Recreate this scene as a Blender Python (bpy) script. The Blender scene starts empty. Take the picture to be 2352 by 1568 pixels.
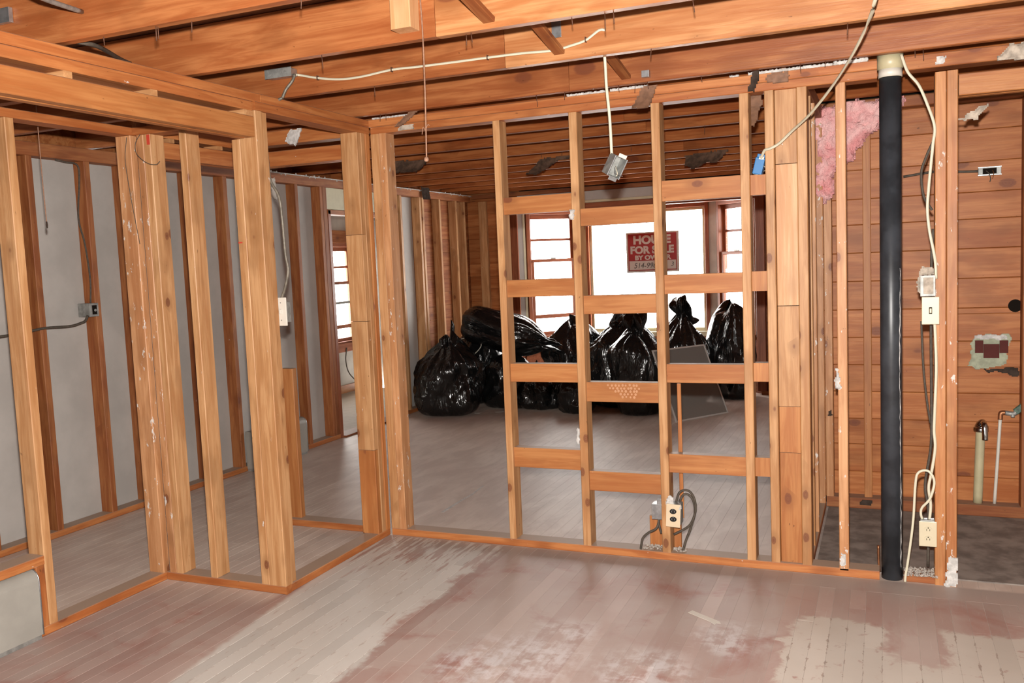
import bpy, bmesh, math, random
from mathutils import Vector, Matrix, noise

random.seed(7)
scene = bpy.context.scene
COL = scene.collection

# ------------------------------------------------------------------ camera
CAM_H = 1.48
F_PX = 2030.27
yaw, pit, rol = -0.40032, -0.08869, 0.04197
fwd = Vector((math.sin(yaw) * math.cos(pit), math.cos(yaw) * math.cos(pit), math.sin(pit)))
r0 = Vector((math.cos(yaw), -math.sin(yaw), 0))
d0 = fwd.cross(r0)
right = r0 * math.cos(rol) + d0 * math.sin(rol)
down = -r0 * math.sin(rol) + d0 * math.cos(rol)
up = -down
cam_data = bpy.data.cameras.new('camera')
cam_data.sensor_width = 36.0
cam_data.lens = 36.0 * F_PX / 2352.0
cam_data.clip_start = 0.05
cam = bpy.data.objects.new('camera', cam_data)
COL.objects.link(cam)
CAM_M = Matrix(((right.x, up.x, -fwd.x, 0), (right.y, up.y, -fwd.y, 0), (right.z, up.z, -fwd.z, CAM_H), (0, 0, 0, 1)))
cam.matrix_world = CAM_M
scene.camera = cam

# ------------------------------------------------------------------ world (white overcast daylight) and flash
world = bpy.data.worlds.new('overcast_sky')
scene.world = world
world.use_nodes = True
bg = world.node_tree.nodes['Background']
bg.inputs['Color'].default_value = (1.0, 0.98, 0.94, 1)
bg.inputs['Strength'].default_value = 18.5

flash_data = bpy.data.lights.new('camera_flash', 'SPOT')      # the camera's own flash, just above the lens
flash_data.energy = 1050
flash_data.color = (1.0, 0.955, 0.90)
flash_data.shadow_soft_size = 0.022
flash_data.spot_size = math.radians(140)
flash_data.spot_blend = 0.6
flash = bpy.data.objects.new('camera_flash', flash_data)
COL.objects.link(flash)
FM = CAM_M.copy()
FM.translation = Vector((0, 0, CAM_H)) + up * 0.13 + fwd * 0.02
flash.matrix_world = FM

def portal(name, loc, size, d):
    # guides sampling of the sky through a window opening; gives off no light of its own
    l = bpy.data.lights.new(name, 'AREA')
    l.shape = 'RECTANGLE'; l.size, l.size_y = size
    l.cycles.is_portal = True
    o = bpy.data.objects.new(name, l)
    COL.objects.link(o)
    o.location = loc
    o.rotation_euler = Vector(d).to_track_quat('-Z', 'Z').to_euler()
portal('sky_portal_bay', (-2.525, 10.16, 1.33), (2.0, 1.6), (0, -1, 0))
portal('sky_portal_bay_left', (-3.63, 9.86, 1.33), (0.8, 1.6), (0.7, -0.7, 0))
portal('sky_portal_bay_right', (-1.40, 9.86, 1.33), (0.8, 1.6), (-0.7, -0.7, 0))
portal('sky_portal_porch', (-6.15, 8.77, 1.2), (1.3, 1.4), (1, 0, 0))

vs = scene.view_settings
vs.view_transform = 'Standard'
vs.look = 'None'
vs.exposure = 0.0
vs.gamma = 1.0
vs.use_curve_mapping = False
scene.cycles.max_bounces = 8
scene.cycles.transparent_max_bounces = 24

# ------------------------------------------------------------------ material helpers
class G:
    """tiny node graph helper"""
    def __init__(self, name):
        self.m = bpy.data.materials.new(name)
        self.m.use_nodes = True
        self.t = self.m.node_tree
        self.b = self.t.nodes['Principled BSDF']
    def n(self, typ, **kw):
        nd = self.t.nodes.new(typ)
        for k, v in kw.items():
            setattr(nd, k, v)
        return nd
    def put(self, sock, v):
        if hasattr(v, 'is_output') or isinstance(v, bpy.types.NodeSocket):
            self.t.links.new(v, sock)
        else:
            sock.default_value = v
    def math(self, op, a, b=0.0, c=0.0):
        nd = self.n('ShaderNodeMath', operation=op)
        self.put(nd.inputs[0], a); self.put(nd.inputs[1], b); self.put(nd.inputs[2], c)
        return nd.outputs[0]
    def vmath(self, op, a, b=(0, 0, 0)):
        nd = self.n('ShaderNodeVectorMath', operation=op)
        self.put(nd.inputs[0], a); self.put(nd.inputs[1], b)
        return nd.outputs[0]
    def smooth(self, x, lo, hi, a=0.0, b=1.0):
        nd = self.n('ShaderNodeMapRange', interpolation_type='SMOOTHSTEP')
        self.put(nd.inputs[0], x)
        for i, v in ((1, lo), (2, hi), (3, a), (4, b)):
            nd.inputs[i].default_value = v
        return nd.outputs[0]
    def mix(self, f, a, b, mode='MIX'):
        nd = self.n('ShaderNodeMix', data_type='RGBA', blend_type=mode)
        self.put(nd.inputs[0], f)
        self.put(nd.inputs[6], (*a, 1) if isinstance(a, tuple) and len(a) == 3 else a)
        self.put(nd.inputs[7], (*b, 1) if isinstance(b, tuple) and len(b) == 3 else b)
        return nd.outputs[2]
    def noise(self, vec, scale, detail=3.0, rough=0.5, dist=0.0):
        nd = self.n('ShaderNodeTexNoise')
        self.put(nd.inputs['Vector'], vec)
        nd.inputs['Scale'].default_value = scale
        nd.inputs['Detail'].default_value = detail
        nd.inputs['Roughness'].default_value = rough
        nd.inputs['Distortion'].default_value = dist
        return nd.outputs[0]
    def bump(self, h, strength=0.2, dist=0.01):
        nd = self.n('ShaderNodeBump')
        nd.inputs['Strength'].default_value = strength
        nd.inputs['Distance'].default_value = dist
        self.put(nd.inputs['Height'], h)
        self.t.links.new(nd.outputs[0], self.b.inputs['Normal'])
    def color(self, c): self.put(self.b.inputs['Base Color'], (*c, 1) if isinstance(c, tuple) and len(c) == 3 else c)
    def rough(self, r): self.put(self.b.inputs['Roughness'], r)

KA = 0.76     # overall reflectance, kept low so bounced light fills the shade less
def make_wood(name, light, dark, knot=0.62, splat=0.0, blotch=0.5, rough=0.55, knotcol=(0.16, 0.045, 0.02), var=0.25, dust=0.0, ks=1.0, spec=0.35):
    light, dark = (tuple(a * KA * b for a, b in zip(q, (1.02, 0.93, 0.82))) for q in (light, dark))
    g = G(name)
    tc = g.n('ShaderNodeTexCoord')
    oi = g.n('ShaderNodeObjectInfo')
    rnd = oi.outputs['Random']
    off = g.n('ShaderNodeCombineXYZ')
    g.put(off.inputs[0], g.math('MULTIPLY', rnd, 53.0)); g.put(off.inputs[1], g.math('MULTIPLY', rnd, 31.0)); g.put(off.inputs[2], g.math('MULTIPLY', rnd, 17.0))
    p = g.vmath('ADD', tc.outputs['Object'], off.outputs[0])
    grain = g.noise(g.vmath('MULTIPLY', p, (1.1, 14, 14)), 2.2, 5, 0.6, 0.7)
    fine = g.noise(g.vmath('MULTIPLY', p, (3, 150, 150)), 1.0, 3, 0.6)
    blot = g.noise(g.vmath('MULTIPLY', p, (2.2, 5, 5)), 1.6, 3, 0.55)
    c = g.mix(g.smooth(grain, 0.36, 0.64), dark, light)
    broad = g.noise(g.vmath('MULTIPLY', p, (0.9, 9, 9)), 1.3, 3, 0.5, 0.4)
    c = g.mix(g.smooth(broad, 0.5, 0.68, 0.0, 0.55), c, tuple(a * b for a, b in zip(dark, (0.86, 0.74, 0.66))))
    c = g.mix(g.math('MULTIPLY', g.smooth(fine, 0.45, 0.7), 0.32), c, tuple(a * 0.8 for a in dark))
    c = g.mix(g.math('MULTIPLY', g.smooth(blot, 0.5, 0.72), blotch), c, tuple(a * 0.62 for a in dark))
    # knots: ringed spots, kept in some cells only
    vo = g.n('ShaderNodeTexVoronoi')
    g.put(vo.inputs['Vector'], g.vmath('MULTIPLY', p, (5.0 * ks, 8.5 * ks, 8.5 * ks)))
    vo.inputs['Scale'].default_value = 1.0
    sep = g.n('ShaderNodeSeparateColor'); g.put(sep.inputs[0], vo.outputs['Color'])
    keep = g.math('GREATER_THAN', sep.outputs[0], knot)
    wob = g.math('ADD', vo.outputs['Distance'], g.math('MULTIPLY', g.math('SUBTRACT', fine, 0.5), 0.06))
    core = g.math('MULTIPLY', g.smooth(wob, 0.165, 0.115), keep)
    halo = g.math('MULTIPLY', g.smooth(wob, 0.42, 0.16), keep)
    ring = g.math('MULTIPLY', g.math('ADD', g.math('SINE', g.math('MULTIPLY', wob, 130.0)), 1.0), 0.25)
    c = g.mix(g.math('MULTIPLY', halo, 0.6), c, tuple(a * 0.75 for a in dark))
    c = g.mix(g.math('MULTIPLY', core, 0.9), c, g.mix(ring, knotcol, tuple(a * 0.6 for a in dark)))
    # small dark pits, nail holes and pitch marks
    pit = g.noise(g.vmath('MULTIPLY', p, (28, 60, 60)), 1.0, 2, 0.5)
    c = g.mix(g.smooth(pit, 0.74, 0.78, 0.0, 0.7), c, tuple(a * 0.35 for a in dark))
    # per board value change
    vmul = g.math('ADD', 1.0 - var, g.math('MULTIPLY', g.math('FRACT', g.math('MULTIPLY', rnd, 7.31)), 2 * var))
    cv = g.n('ShaderNodeCombineXYZ')
    for i, e in enumerate((0.85, 1.0, 1.12)):
        g.put(cv.inputs[i], g.math('POWER', vmul, e))
    c = g.mix(1.0, c, cv.outputs[0], 'MULTIPLY')
    if splat:
        sp = g.noise(g.vmath('MULTIPLY', p, (9, 20, 20)), 1.7, 6, 0.65)
        c = g.mix(g.math('MULTIPLY', g.smooth(sp, 0.72 - splat * 0.1, 0.75 - splat * 0.1), 0.85), c, (0.78 * KA, 0.74 * KA, 0.69 * KA))
    if dust:     # grey house dust lying on upward faces
        geo = g.n('ShaderNodeNewGeometry')
        s2 = g.n('ShaderNodeSeparateXYZ'); g.put(s2.inputs[0], geo.outputs['True Normal'])
        c = g.mix(g.smooth(s2.outputs[2], 0.6, 0.9, 0.0, dust), c, (0.50 * KA, 0.38 * KA, 0.29 * KA))
    g.color(c); g.rough(rough)
    g.b.inputs['Specular IOR Level'].default_value = spec
    g.bump(g.math('ADD', g.math('MULTIPLY', grain, 0.6), g.math('MULTIPLY', fine, 0.4)), 0.25, 0.004)
    return g.m

def make_plain(name, col, rough=0.6, metal=0.0, var=0.0, scale=12.0, bump=0.0, dark=None, spec=0.5):
    g = G(name)
    if metal < 0.5 and max(col) > 0.1: col = tuple(a * KA for a in col)
    tc = g.n('ShaderNodeTexCoord')
    nz = g.noise(tc.outputs['Object'], scale, 5, 0.6)
    d = dark if dark else tuple(a * (1 - var) for a in col)
    g.color(g.mix(g.smooth(nz, 0.35, 0.65), d, col))
    g.rough(rough)
    g.b.inputs['Metallic'].default_value = metal
    g.b.inputs['Specular IOR Level'].default_value = spec
    if bump:
        g.bump(nz, bump, 0.01)
    return g.m

STUD = make_wood('pine_stud', (0.70, 0.425, 0.225), (0.52, 0.27, 0.12), ks=1.25, knot=0.42, splat=0.25, blotch=0.42, rough=0.5, var=0.10, dust=0.7)
STUDW = make_wood('pine_stud_plaster_marked', (0.71, 0.40, 0.215), (0.53, 0.26, 0.12), ks=1.2, knot=0.42, splat=0.95, blotch=0.42, rough=0.5, var=0.08, dust=0.7)
PLATE = make_wood('pine_plate', (0.58, 0.24, 0.085), (0.43, 0.14, 0.042), knot=0.7, splat=0.3, blotch=0.35, rough=0.55, var=0.10, dust=0.9)
BLOCK = make_wood('pine_block', (0.58, 0.268, 0.10), (0.46, 0.178, 0.058), knot=0.72, splat=0.15, blotch=0.3, rough=0.5, var=0.10, dust=0.8)
JOIST = make_wood('pine_joist', (0.52, 0.21, 0.082), (0.37, 0.118, 0.040), knot=0.40, splat=0.0, blotch=0.5, rough=0.40, var=0.12, ks=0.5)
JOISTR = make_wood('pale_pine_joist', (0.62, 0.315, 0.145), (0.46, 0.185, 0.07), knot=0.38, splat=0.0, blotch=0.5, rough=0.40, var=0.10, ks=0.5)
JOISTD = make_wood('shaded_joist', (0.44, 0.165, 0.058), (0.31, 0.092, 0.028), ks=0.55, knot=0.45, splat=0.0, blotch=0.55, rough=0.8, var=0.14, spec=0.1)  # darker joist copy: the far room's light falloff put into the colour
BOARD = make_wood('pine_sheathing', (0.58, 0.245, 0.095), (0.44, 0.155, 0.052), ks=0.7, knot=0.45, splat=0.0, blotch=0.5, rough=0.45, var=0.13, spec=0.2)
OLDSHADEW = make_wood('aged_shaded_pine', (0.44, 0.18, 0.066), (0.31, 0.098, 0.031), knot=0.66, splat=0.1, blotch=0.5, rough=0.6, var=0.15, dust=0.5)  # also serves as the shaded pine of the left wall
FRAMEW = make_wood('red_brown_window_wood', (0.42, 0.15, 0.075), (0.29, 0.09, 0.042), knot=0.95, splat=0.0, blotch=0.3, rough=0.4, var=0.1)
POSTW = make_wood('weathered_post', (0.58, 0.28, 0.115), (0.45, 0.175, 0.06), knot=0.55, splat=1.0, blotch=0.5, rough=0.5, var=0.08)
DECK = make_wood('shade_dark_deck', (0.12, 0.05, 0.025), (0.07, 0.026, 0.014), knot=0.8, var=0.1)  # colour darkened so the gaps between joists read as black shade
PALEW = make_wood('fresh_pine', (0.80, 0.52, 0.31), (0.68, 0.38, 0.19), knot=0.7, splat=0.1, blotch=0.2, rough=0.5, var=0.06)

DRYWALL = make_plain('grey_gypsum_panel', (0.60, 0.56, 0.52), 0.8, var=0.14, scale=2.5)
GREYWALL = make_plain('old_grey_plaster', (0.55, 0.50, 0.435), 0.8, var=0.2, scale=3)
CREAM = make_plain('cream_paint', (0.72, 0.66, 0.45), 0.6, var=0.08)
PLASTER = make_plain('white_plaster', (0.80, 0.76, 0.72), 0.85, var=0.3, scale=40, bump=0.5)
DIRTYPL = make_plain('dirty_plaster', (0.62, 0.52, 0.42), 0.85, var=0.45, scale=25, bump=0.5)
ABS = make_plain('black_abs_pipe', (0.040, 0.044, 0.052), 0.38, var=0.5, scale=8)
PVCCREAM = make_plain('cream_pvc', (0.66, 0.58, 0.36), 0.4, var=0.12)
CABLE = make_plain('ivory_cable', (0.76, 0.70, 0.53), 0.45, var=0.06)
CABLEG = make_plain('grey_brown_cable', (0.125, 0.10, 0.078), 0.65, var=0.3, scale=60, spec=0.2)
STEEL = make_plain('galvanised_steel', (0.50, 0.51, 0.52), 0.35, 0.85, var=0.3, scale=30)
ARMOUR = make_plain('dull_armoured_sheath', (0.27, 0.235, 0.185), 0.5, 0.3, var=0.4, scale=60)
STEELDULL = make_plain('dull_steel', (0.36, 0.36, 0.34), 0.55, 0.5, var=0.35, scale=25)
CHROME = make_plain('worn_chrome', (0.62, 0.62, 0.62), 0.16, 1.0, var=0.4, scale=15)
COPPER = make_plain('tarnished_copper', (0.40, 0.17, 0.08), 0.45, 0.8, var=0.4)
IVORY = make_plain('ivory_plastic', (0.72, 0.62, 0.43), 0.38, var=0.03)
ALMOND = make_plain('almond_plastic', (0.84, 0.66, 0.45), 0.4, var=0.04)
WHITEPL = make_plain('off_white_plastic', (0.82, 0.77, 0.68), 0.4, var=0.05)
BLACKPL = make_plain('black_plastic', (0.012, 0.011, 0.011), 0.3, var=0.3)
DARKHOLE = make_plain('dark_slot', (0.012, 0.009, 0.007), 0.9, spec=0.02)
BLUE = make_plain('blue_device_box', (0.012, 0.19, 0.50), 0.45, var=0.08)
GREEN = make_plain('green_valve_handle', (0.10, 0.19, 0.13), 0.55, var=0.6, scale=60)
TILE = make_plain('dark_red_tile', (0.085, 0.018, 0.014), 0.6, var=0.15, spec=0.12)
TILEBED = make_plain('pale_green_adhesive', (0.48, 0.50, 0.36), 0.8, var=0.3, scale=20, bump=0.4)
HEATER = make_plain('grey_enamel', (0.42, 0.40, 0.355), 0.45, var=0.12, scale=6)
KRAFT = make_plain('brown_kraft_paper', (0.30, 0.15, 0.085), 0.7, var=0.35, scale=25)
FELT = make_plain('brown_felt', (0.21, 0.125, 0.085), 0.85, spec=0.1, scale=18, dark=(0.07, 0.045, 0.032))
DARKPAPER = make_plain('dark_tar_paper', (0.06, 0.042, 0.033), 0.85, var=0.4, scale=25, spec=0.08)
PAPER = make_plain('white_paper', (0.80, 0.74, 0.66), 0.7, var=0.06)
STRING = make_plain('dirty_string', (0.40, 0.21, 0.13), 0.9, var=0.3, scale=80)
NAIL = make_plain('rusty_nail', (0.16, 0.075, 0.045), 0.6, 0.5, var=0.4, scale=90)
RUBBLE = make_plain('plaster_crumbs', (0.60, 0.52, 0.45), 0.9, var=0.5, scale=120)
SIGNRED = make_plain('sign_red', (0.33, 0.012, 0.010), 0.45, var=0.05)
SIGNPALE = make_plain('sign_pale_plastic', (0.56, 0.51, 0.46), 0.5, var=0.03)
INK = make_plain('marker_ink', (0.05, 0.045, 0.04), 0.6)
MESHGREY = make_plain('white_aluminium_frame', (0.66, 0.65, 0.62), 0.4, 0.2, var=0.05)
GLUE = make_plain('pale_glue', (0.66, 0.33, 0.17), 0.7, var=0.1)
REDTAPE = make_plain('red_crayon', (0.62, 0.06, 0.03), 0.6)

def make_screen():
    g = G('insect_screen_mesh')
    tr = g.n('ShaderNodeBsdfTransparent')
    mx = g.n('ShaderNodeMixShader')
    g.color((0.21, 0.20, 0.18)); g.rough(0.7)
    mx.inputs[0].default_value = 0.62
    g.t.links.new(tr.outputs[0], mx.inputs[1]); g.t.links.new(g.b.outputs[0], mx.inputs[2])
    g.t.links.new(mx.outputs[0], g.t.nodes['Material Output'].inputs[0])
    return g.m
SCREEN = make_screen()

def make_glass():
    g = G('window_glass')
    tr = g.n('ShaderNodeBsdfTransparent'); gl = g.n('ShaderNodeBsdfGlossy')
    gl.inputs['Roughness'].default_value = 0.02
    mx = g.n('ShaderNodeMixShader'); mx.inputs[0].default_value = 0.05
    g.t.links.new(tr.outputs[0], mx.inputs[1]); g.t.links.new(gl.outputs[0], mx.inputs[2])
    g.t.links.new(mx.outputs[0], g.t.nodes['Material Output'].inputs[0])
    return g.m
GLASS = make_glass()

def make_bag():
    g = G('black_bin_bag_plastic')
    tc = g.n('ShaderNodeTexCoord')
    w1 = g.noise(tc.outputs['Object'], 6.0, 2, 0.5, 1.2)
    w2 = g.noise(g.vmath('MULTIPLY', tc.outputs['Object'], (12, 12, 4)), 1.0, 2, 0.5, 1.5)
    g.color((0.006, 0.006, 0.006)); g.rough(0.17)
    g.b.inputs['Specular IOR Level'].default_value = 0.55
    ridge = g.math('ABSOLUTE', g.math('SUBTRACT', w2, 0.5))
    g.bump(g.math('ADD', g.math('MULTIPLY', w1, 0.5), ridge), 0.35, 0.05)
    return g.m
BAG = make_bag()

def make_insulation():
    g = G('pink_glass_wool')
    tc = g.n('ShaderNodeTexCoord')
    a = g.noise(tc.outputs['Object'], 7, 5, 0.65, 0.8)
    b = g.noise(tc.outputs['Object'], 45, 4, 0.7)
    c = g.mix(g.smooth(a, 0.35, 0.7), (0.85, 0.36, 0.36), (0.95, 0.58, 0.56))
    c = g.mix(g.math('MULTIPLY', g.smooth(b, 0.6, 0.75), 0.35), c, (0.60, 0.20, 0.20))
    d = g.noise(tc.outputs['Object'], 11, 3, 0.5)
    c = g.mix(g.math('MULTIPLY', g.smooth(d, 0.66, 0.76), 0.7), c, (0.22, 0.15, 0.14))
    g.color(c); g.rough(0.95); g.bump(g.math('ADD', a, b), 0.8, 0.03)
    g.b.inputs['Specular IOR Level'].default_value = 0.05
    return g.m
WOOL = make_insulation()

PW_ = 0.0635
def make_floor_mat():
    g = G('worn_painted_strip_floor')
    geo = g.n('ShaderNodeNewGeometry')
    oi = g.n('ShaderNodeObjectInfo')
    P = geo.outputs['Position']
    s = g.n('ShaderNodeSeparateXYZ'); g.put(s.inputs[0], P)
    n1 = g.noise(P, 3.0, 6, 0.6, 0.6)
    n2 = g.noise(P, 1.1, 4, 0.5)
    n3 = g.noise(P, 16.0, 6, 0.65, 0.4)
    streak = g.noise(g.vmath('MULTIPLY', P, (26, 3.2, 1)), 1.0, 5, 0.62, 0.3)
    dn = g.math('MULTIPLY', g.math('SUBTRACT', n1, 0.5), 0.34)
    dn2 = g.math('MULTIPLY', g.math('SUBTRACT', n3, 0.5), 0.14)
    x = g.math('ADD', g.math('ADD', s.outputs[0], dn), dn2)
    y = g.math('ADD', g.math('ADD', s.outputs[1], g.math('MULTIPLY', dn, 0.7)), dn2)
    xs = g.math('ADD', s.outputs[0], g.math('MULTIPLY', dn2, 0.25))
    # base: dusty red-brown paint, redder where feet have polished it
    red = g.mix(g.smooth(n2, 0.4, 0.62), (0.49, 0.345, 0.30), (0.57, 0.45, 0.40))
    red = g.mix(g.math('MULTIPLY', g.smooth(n1, 0.50, 0.70), 0.85), red, (0.42, 0.20, 0.165))
    red = g.mix(g.math('MULTIPLY', g.smooth(streak, 0.55, 0.75), 0.35), red, (0.54, 0.45, 0.40))
    redp = g.smooth(g.math('FRACT', g.math('MULTIPLY', oi.outputs['Random'], 13.7)), 0.45, 1.0, 0.0, 0.45)
    red = g.mix(redp, red, (0.40, 0.235, 0.20))
    dustn = g.noise(P, 5.0, 5, 0.6)
    red = g.mix(g.math('MULTIPLY', g.smooth(g.math('ADD', s.outputs[1], g.math('MULTIPLY', dustn, 0.3)), 3.95, 4.3), 0.8), red, (0.46, 0.38, 0.335))
    scr = g.noise(g.vmath('MULTIPLY', P, (7, 90, 1)), 1.0, 3, 0.6, 1.0)
    scr2 = g.noise(g.vmath('MULTIPLY', P, (120, 5, 1)), 1.0, 3, 0.6, 0.6)
    red = g.mix(g.math('MAXIMUM', g.smooth(scr, 0.68, 0.74, 0.0, 0.45), g.smooth(scr2, 0.66, 0.74, 0.0, 0.5)), red, (0.62, 0.53, 0.48))
    # far room and closets: greyer dust, paled to carry the bay window light
    farm = g.math('MAXIMUM', g.smooth(s.outputs[1], 4.14, 4.17), g.smooth(s.outputs[0], -2.56, -2.60))
    farm = g.math('MULTIPLY', farm, g.math('MAXIMUM', g.smooth(s.outputs[1], 3.0, 3.3), g.smooth(s.outputs[0], -3.26, -3.3)))
    grey = g.mix(g.smooth(g.noise(g.vmath('MULTIPLY', P, (4, 1.5, 1)), 1.6, 5, 0.6, 0.5), 0.38, 0.66), (0.68, 0.54, 0.46), (0.82, 0.68, 0.585))
    grey = g.mix(g.math('MULTIPLY', g.smooth(n2, 0.5, 0.7), 0.45), grey, (0.62, 0.45, 0.39))
    c = g.mix(farm, red, grey)
    # pale paint bands
    edge = g.math('ADD', -2.54, g.math('MULTIPLY', g.math('SUBTRACT', 3.213, s.outputs[1]), 0.12))
    wa = g.smooth(g.math('SUBTRACT', xs, edge), 0.0, 0.035)
    wb = g.smooth(g.math('ADD', x, 1.86), 0.03, -0.03)
    flk = g.smooth(g.math('ADD', streak, g.math('MULTIPLY', g.smooth(s.outputs[1], 3.45, 4.05), 0.17)), 0.70, 0.62)
    band = g.math('MULTIPLY', g.math('MULTIPLY', wa, wb), g.math('MULTIPLY', flk, g.smooth(s.outputs[1], 4.15, 4.14)))
    def box(x0, x1, y1):
        m = g.math('MULTIPLY', g.smooth(x, x0 - 0.02, x0 + 0.02), g.smooth(x, x1 + 0.02, x1 - 0.02))
        return g.math('MULTIPLY', m, g.smooth(y, y1 + 0.02, y1 - 0.02))
    r = g.math('MAXIMUM', box(-0.33, 0.02, 3.64), g.math('MAXIMUM', box(0.19, 2.0, 3.66), box(0.0, 0.22, 3.32)))
    flk2 = g.smooth(n3, 0.68, 0.60)
    r = g.math('MULTIPLY', r, flk2)
    pale = g.mix(g.smooth(n2, 0.3, 0.7), (0.66, 0.60, 0.54), (0.73, 0.68, 0.63))
    c = g.mix(band, c, pale)
    c = g.mix(r, c, g.mix(g.smooth(n2, 0.35, 0.65), (0.58, 0.50, 0.43), (0.68, 0.605, 0.535)))
    # dark grime caught along the strip joints inside the pale paint
    fr = g.math('FRACT', g.math('DIVIDE', g.math('ADD', s.outputs[0], 3.25 + 1.27), PW_))
    ed = g.math('SUBTRACT', 0.5, g.math('ABSOLUTE', g.math('SUBTRACT', fr, 0.5)))
    gw = g.noise(g.vmath('MULTIPLY', P, (14, 9, 1)), 1.6, 6, 0.75, 0.5)
    gr = g.smooth(g.math('SUBTRACT', g.math('MULTIPLY', g.math('SUBTRACT', gw, 0.49), 0.75), ed), 0.0, 0.03)
    c = g.mix(g.math('MULTIPLY', g.math('MULTIPLY', gr, 0.75), r), c, (0.33, 0.235, 0.19))
    c = g.mix(g.math('MULTIPLY', g.math('MULTIPLY', gr, 0.5), band), c, (0.38, 0.28, 0.24))
    # whitish plaster scuffs
    def blob(cx, cy, rad):
        d = g.n('ShaderNodeVectorMath', operation='DISTANCE')
        cmb = g.n('ShaderNodeCombineXYZ'); g.put(cmb.inputs[0], x); g.put(cmb.inputs[1], y)
        g.put(d.inputs[0], cmb.outputs[0]); d.inputs[1].default_value = (cx, cy, 0)
        return g.smooth(d.outputs['Value'], rad, rad * 0.2)
    sc = g.math('MAXIMUM', blob(-1.3, 2.9, 0.36), g.math('MAXIMUM', blob(-0.80, 3.0, 0.26), g.math('MAXIMUM', blob(-1.18, 3.2, 0.2), blob(-0.55, 3.35, 0.22))))
    sc = g.math('MULTIPLY', sc, g.smooth(g.math('ADD', g.math('MULTIPLY', n3, 0.6), g.math('MULTIPLY', streak, 0.4)), 0.42, 0.60, 0.0, 0.9))
    c = g.mix(sc, c, (0.74, 0.67, 0.66))
    # fine pale specks and scratches everywhere
    sp = g.noise(P, 60.0, 3, 0.6)
    c = g.mix(g.smooth(sp, 0.70, 0.76, 0.0, 0.5), c, (0.62, 0.56, 0.50))
    vm = g.math('ADD', 0.92 * KA, g.math('MULTIPLY', oi.outputs['Random'], 0.16 * KA))
    cv = g.n('ShaderNodeCombineXYZ')
    for i in range(3): g.put(cv.inputs[i], vm)
    c = g.mix(1.0, c, cv.outputs[0], 'MULTIPLY')
    g.color(c); g.rough(0.5)
    g.b.inputs['Specular IOR Level'].default_value = 0.4
    g.bump(n3, 0.12, 0.004)
    return g.m
FLOORM = make_floor_mat()
DUST = make_plain('dust_filled_joint', (0.62, 0.53, 0.47), 0.9, var=0.3, scale=9)
BATHFLOOR = make_plain('grey_worn_underlay', (0.36, 0.305, 0.265), 0.75, scale=7, dark=(0.14, 0.115, 0.10))
PORCHF = make_plain('cream_porch_floor', (0.55, 0.46, 0.35), 0.7, var=0.1)

# ------------------------------------------------------------------ object helpers
def tag(o, label=None, cat=None, group=None, kind=None):
    for k, v in (('label', label), ('category', cat), ('group', group), ('kind', kind)):
        if v: o[k] = v
    return o

def empty(name, loc=(0, 0, 0), label=None, cat=None, group=None, kind=None):
    o = bpy.data.objects.new(name, None)
    o.empty_display_size = 0.1
    COL.objects.link(o)
    o.location = loc
    return tag(o, label, cat, group, kind)

def attach(o, parent):
    if parent is not None:
        o.parent = parent
        T = Matrix.Identity(4)
        q = parent
        while q is not None:
            T = Matrix.Translation(Vector(q.location)) @ (q.rotation_euler.to_matrix().to_4x4()) @ T
            if q.parent is not None:
                T = q.matrix_parent_inverse @ T
            q = q.parent
        o.matrix_parent_inverse = T.inverted()
    return o

def link(name, me, mat, parent=None, loc=(0, 0, 0), rot=(0, 0, 0), smooth=False):
    o = bpy.data.objects.new(name, me)
    COL.objects.link(o)
    o.location = loc
    o.rotation_euler = rot
    if mat is not None and not me.materials:
        me.materials.append(mat)
    if smooth:
        for p in me.polygons: p.use_smooth = True
    return attach(o, parent)

def prism_mesh(name, L, W, T, ch=0.003):
    """board with its long axis on local X and eased long edges"""
    c = min(ch, W * 0.2, T * 0.2)
    w, t = W / 2, T / 2
    sec = [(-w + c, -t), (w - c, -t), (w, -t + c), (w, t - c), (w - c, t), (-w + c, t), (-w, t - c), (-w, -t + c)]
    v = [(-L / 2, a, b) for a, b in sec] + [(L / 2, a, b) for a, b in sec]
    f = [tuple(reversed(range(8))), tuple(range(8, 16))] + [(i, (i + 1) % 8, 8 + (i + 1) % 8, 8 + i) for i in range(8)]
    me = bpy.data.meshes.new(name)
    me.from_pydata(v, [], f)
    return me

def board(parent, name, xr, yr, zr, mat, ch=0.003, axis=None):
    (x0, x1), (y0, y1), (z0, z1) = xr, yr, zr
    d = (x1 - x0, y1 - y0, z1 - z0)
    c = ((x0 + x1) / 2, (y0 + y1) / 2, (z0 + z1) / 2)
    a = axis if axis is not None else max(range(3), key=lambda i: d[i])
    if a == 0:
        me, rot = prism_mesh(name, d[0], d[1], d[2], ch), (0, 0, 0)
    elif a == 1:
        me, rot = prism_mesh(name, d[1], d[0], d[2], ch), (0, 0, math.pi / 2)
    else:
        me, rot = prism_mesh(name, d[2], d[1], d[0], ch), (0, -math.pi / 2, 0)
    return link(name, me, mat, parent, c, rot)

def beam(parent, name, p, q, w, t, mat, ch=0.002, roll=0.0):
    """board from p to q"""
    p, q = Vector(p), Vector(q)
    d = q - p
    me = prism_mesh(name, d.length, w, t, ch)
    e = d.to_track_quat('X', 'Z').to_matrix().to_4x4() @ Matrix.Rotation(roll, 4, 'X')
    return link(name, me, mat, parent, (p + q) / 2, e.to_euler())

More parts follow.
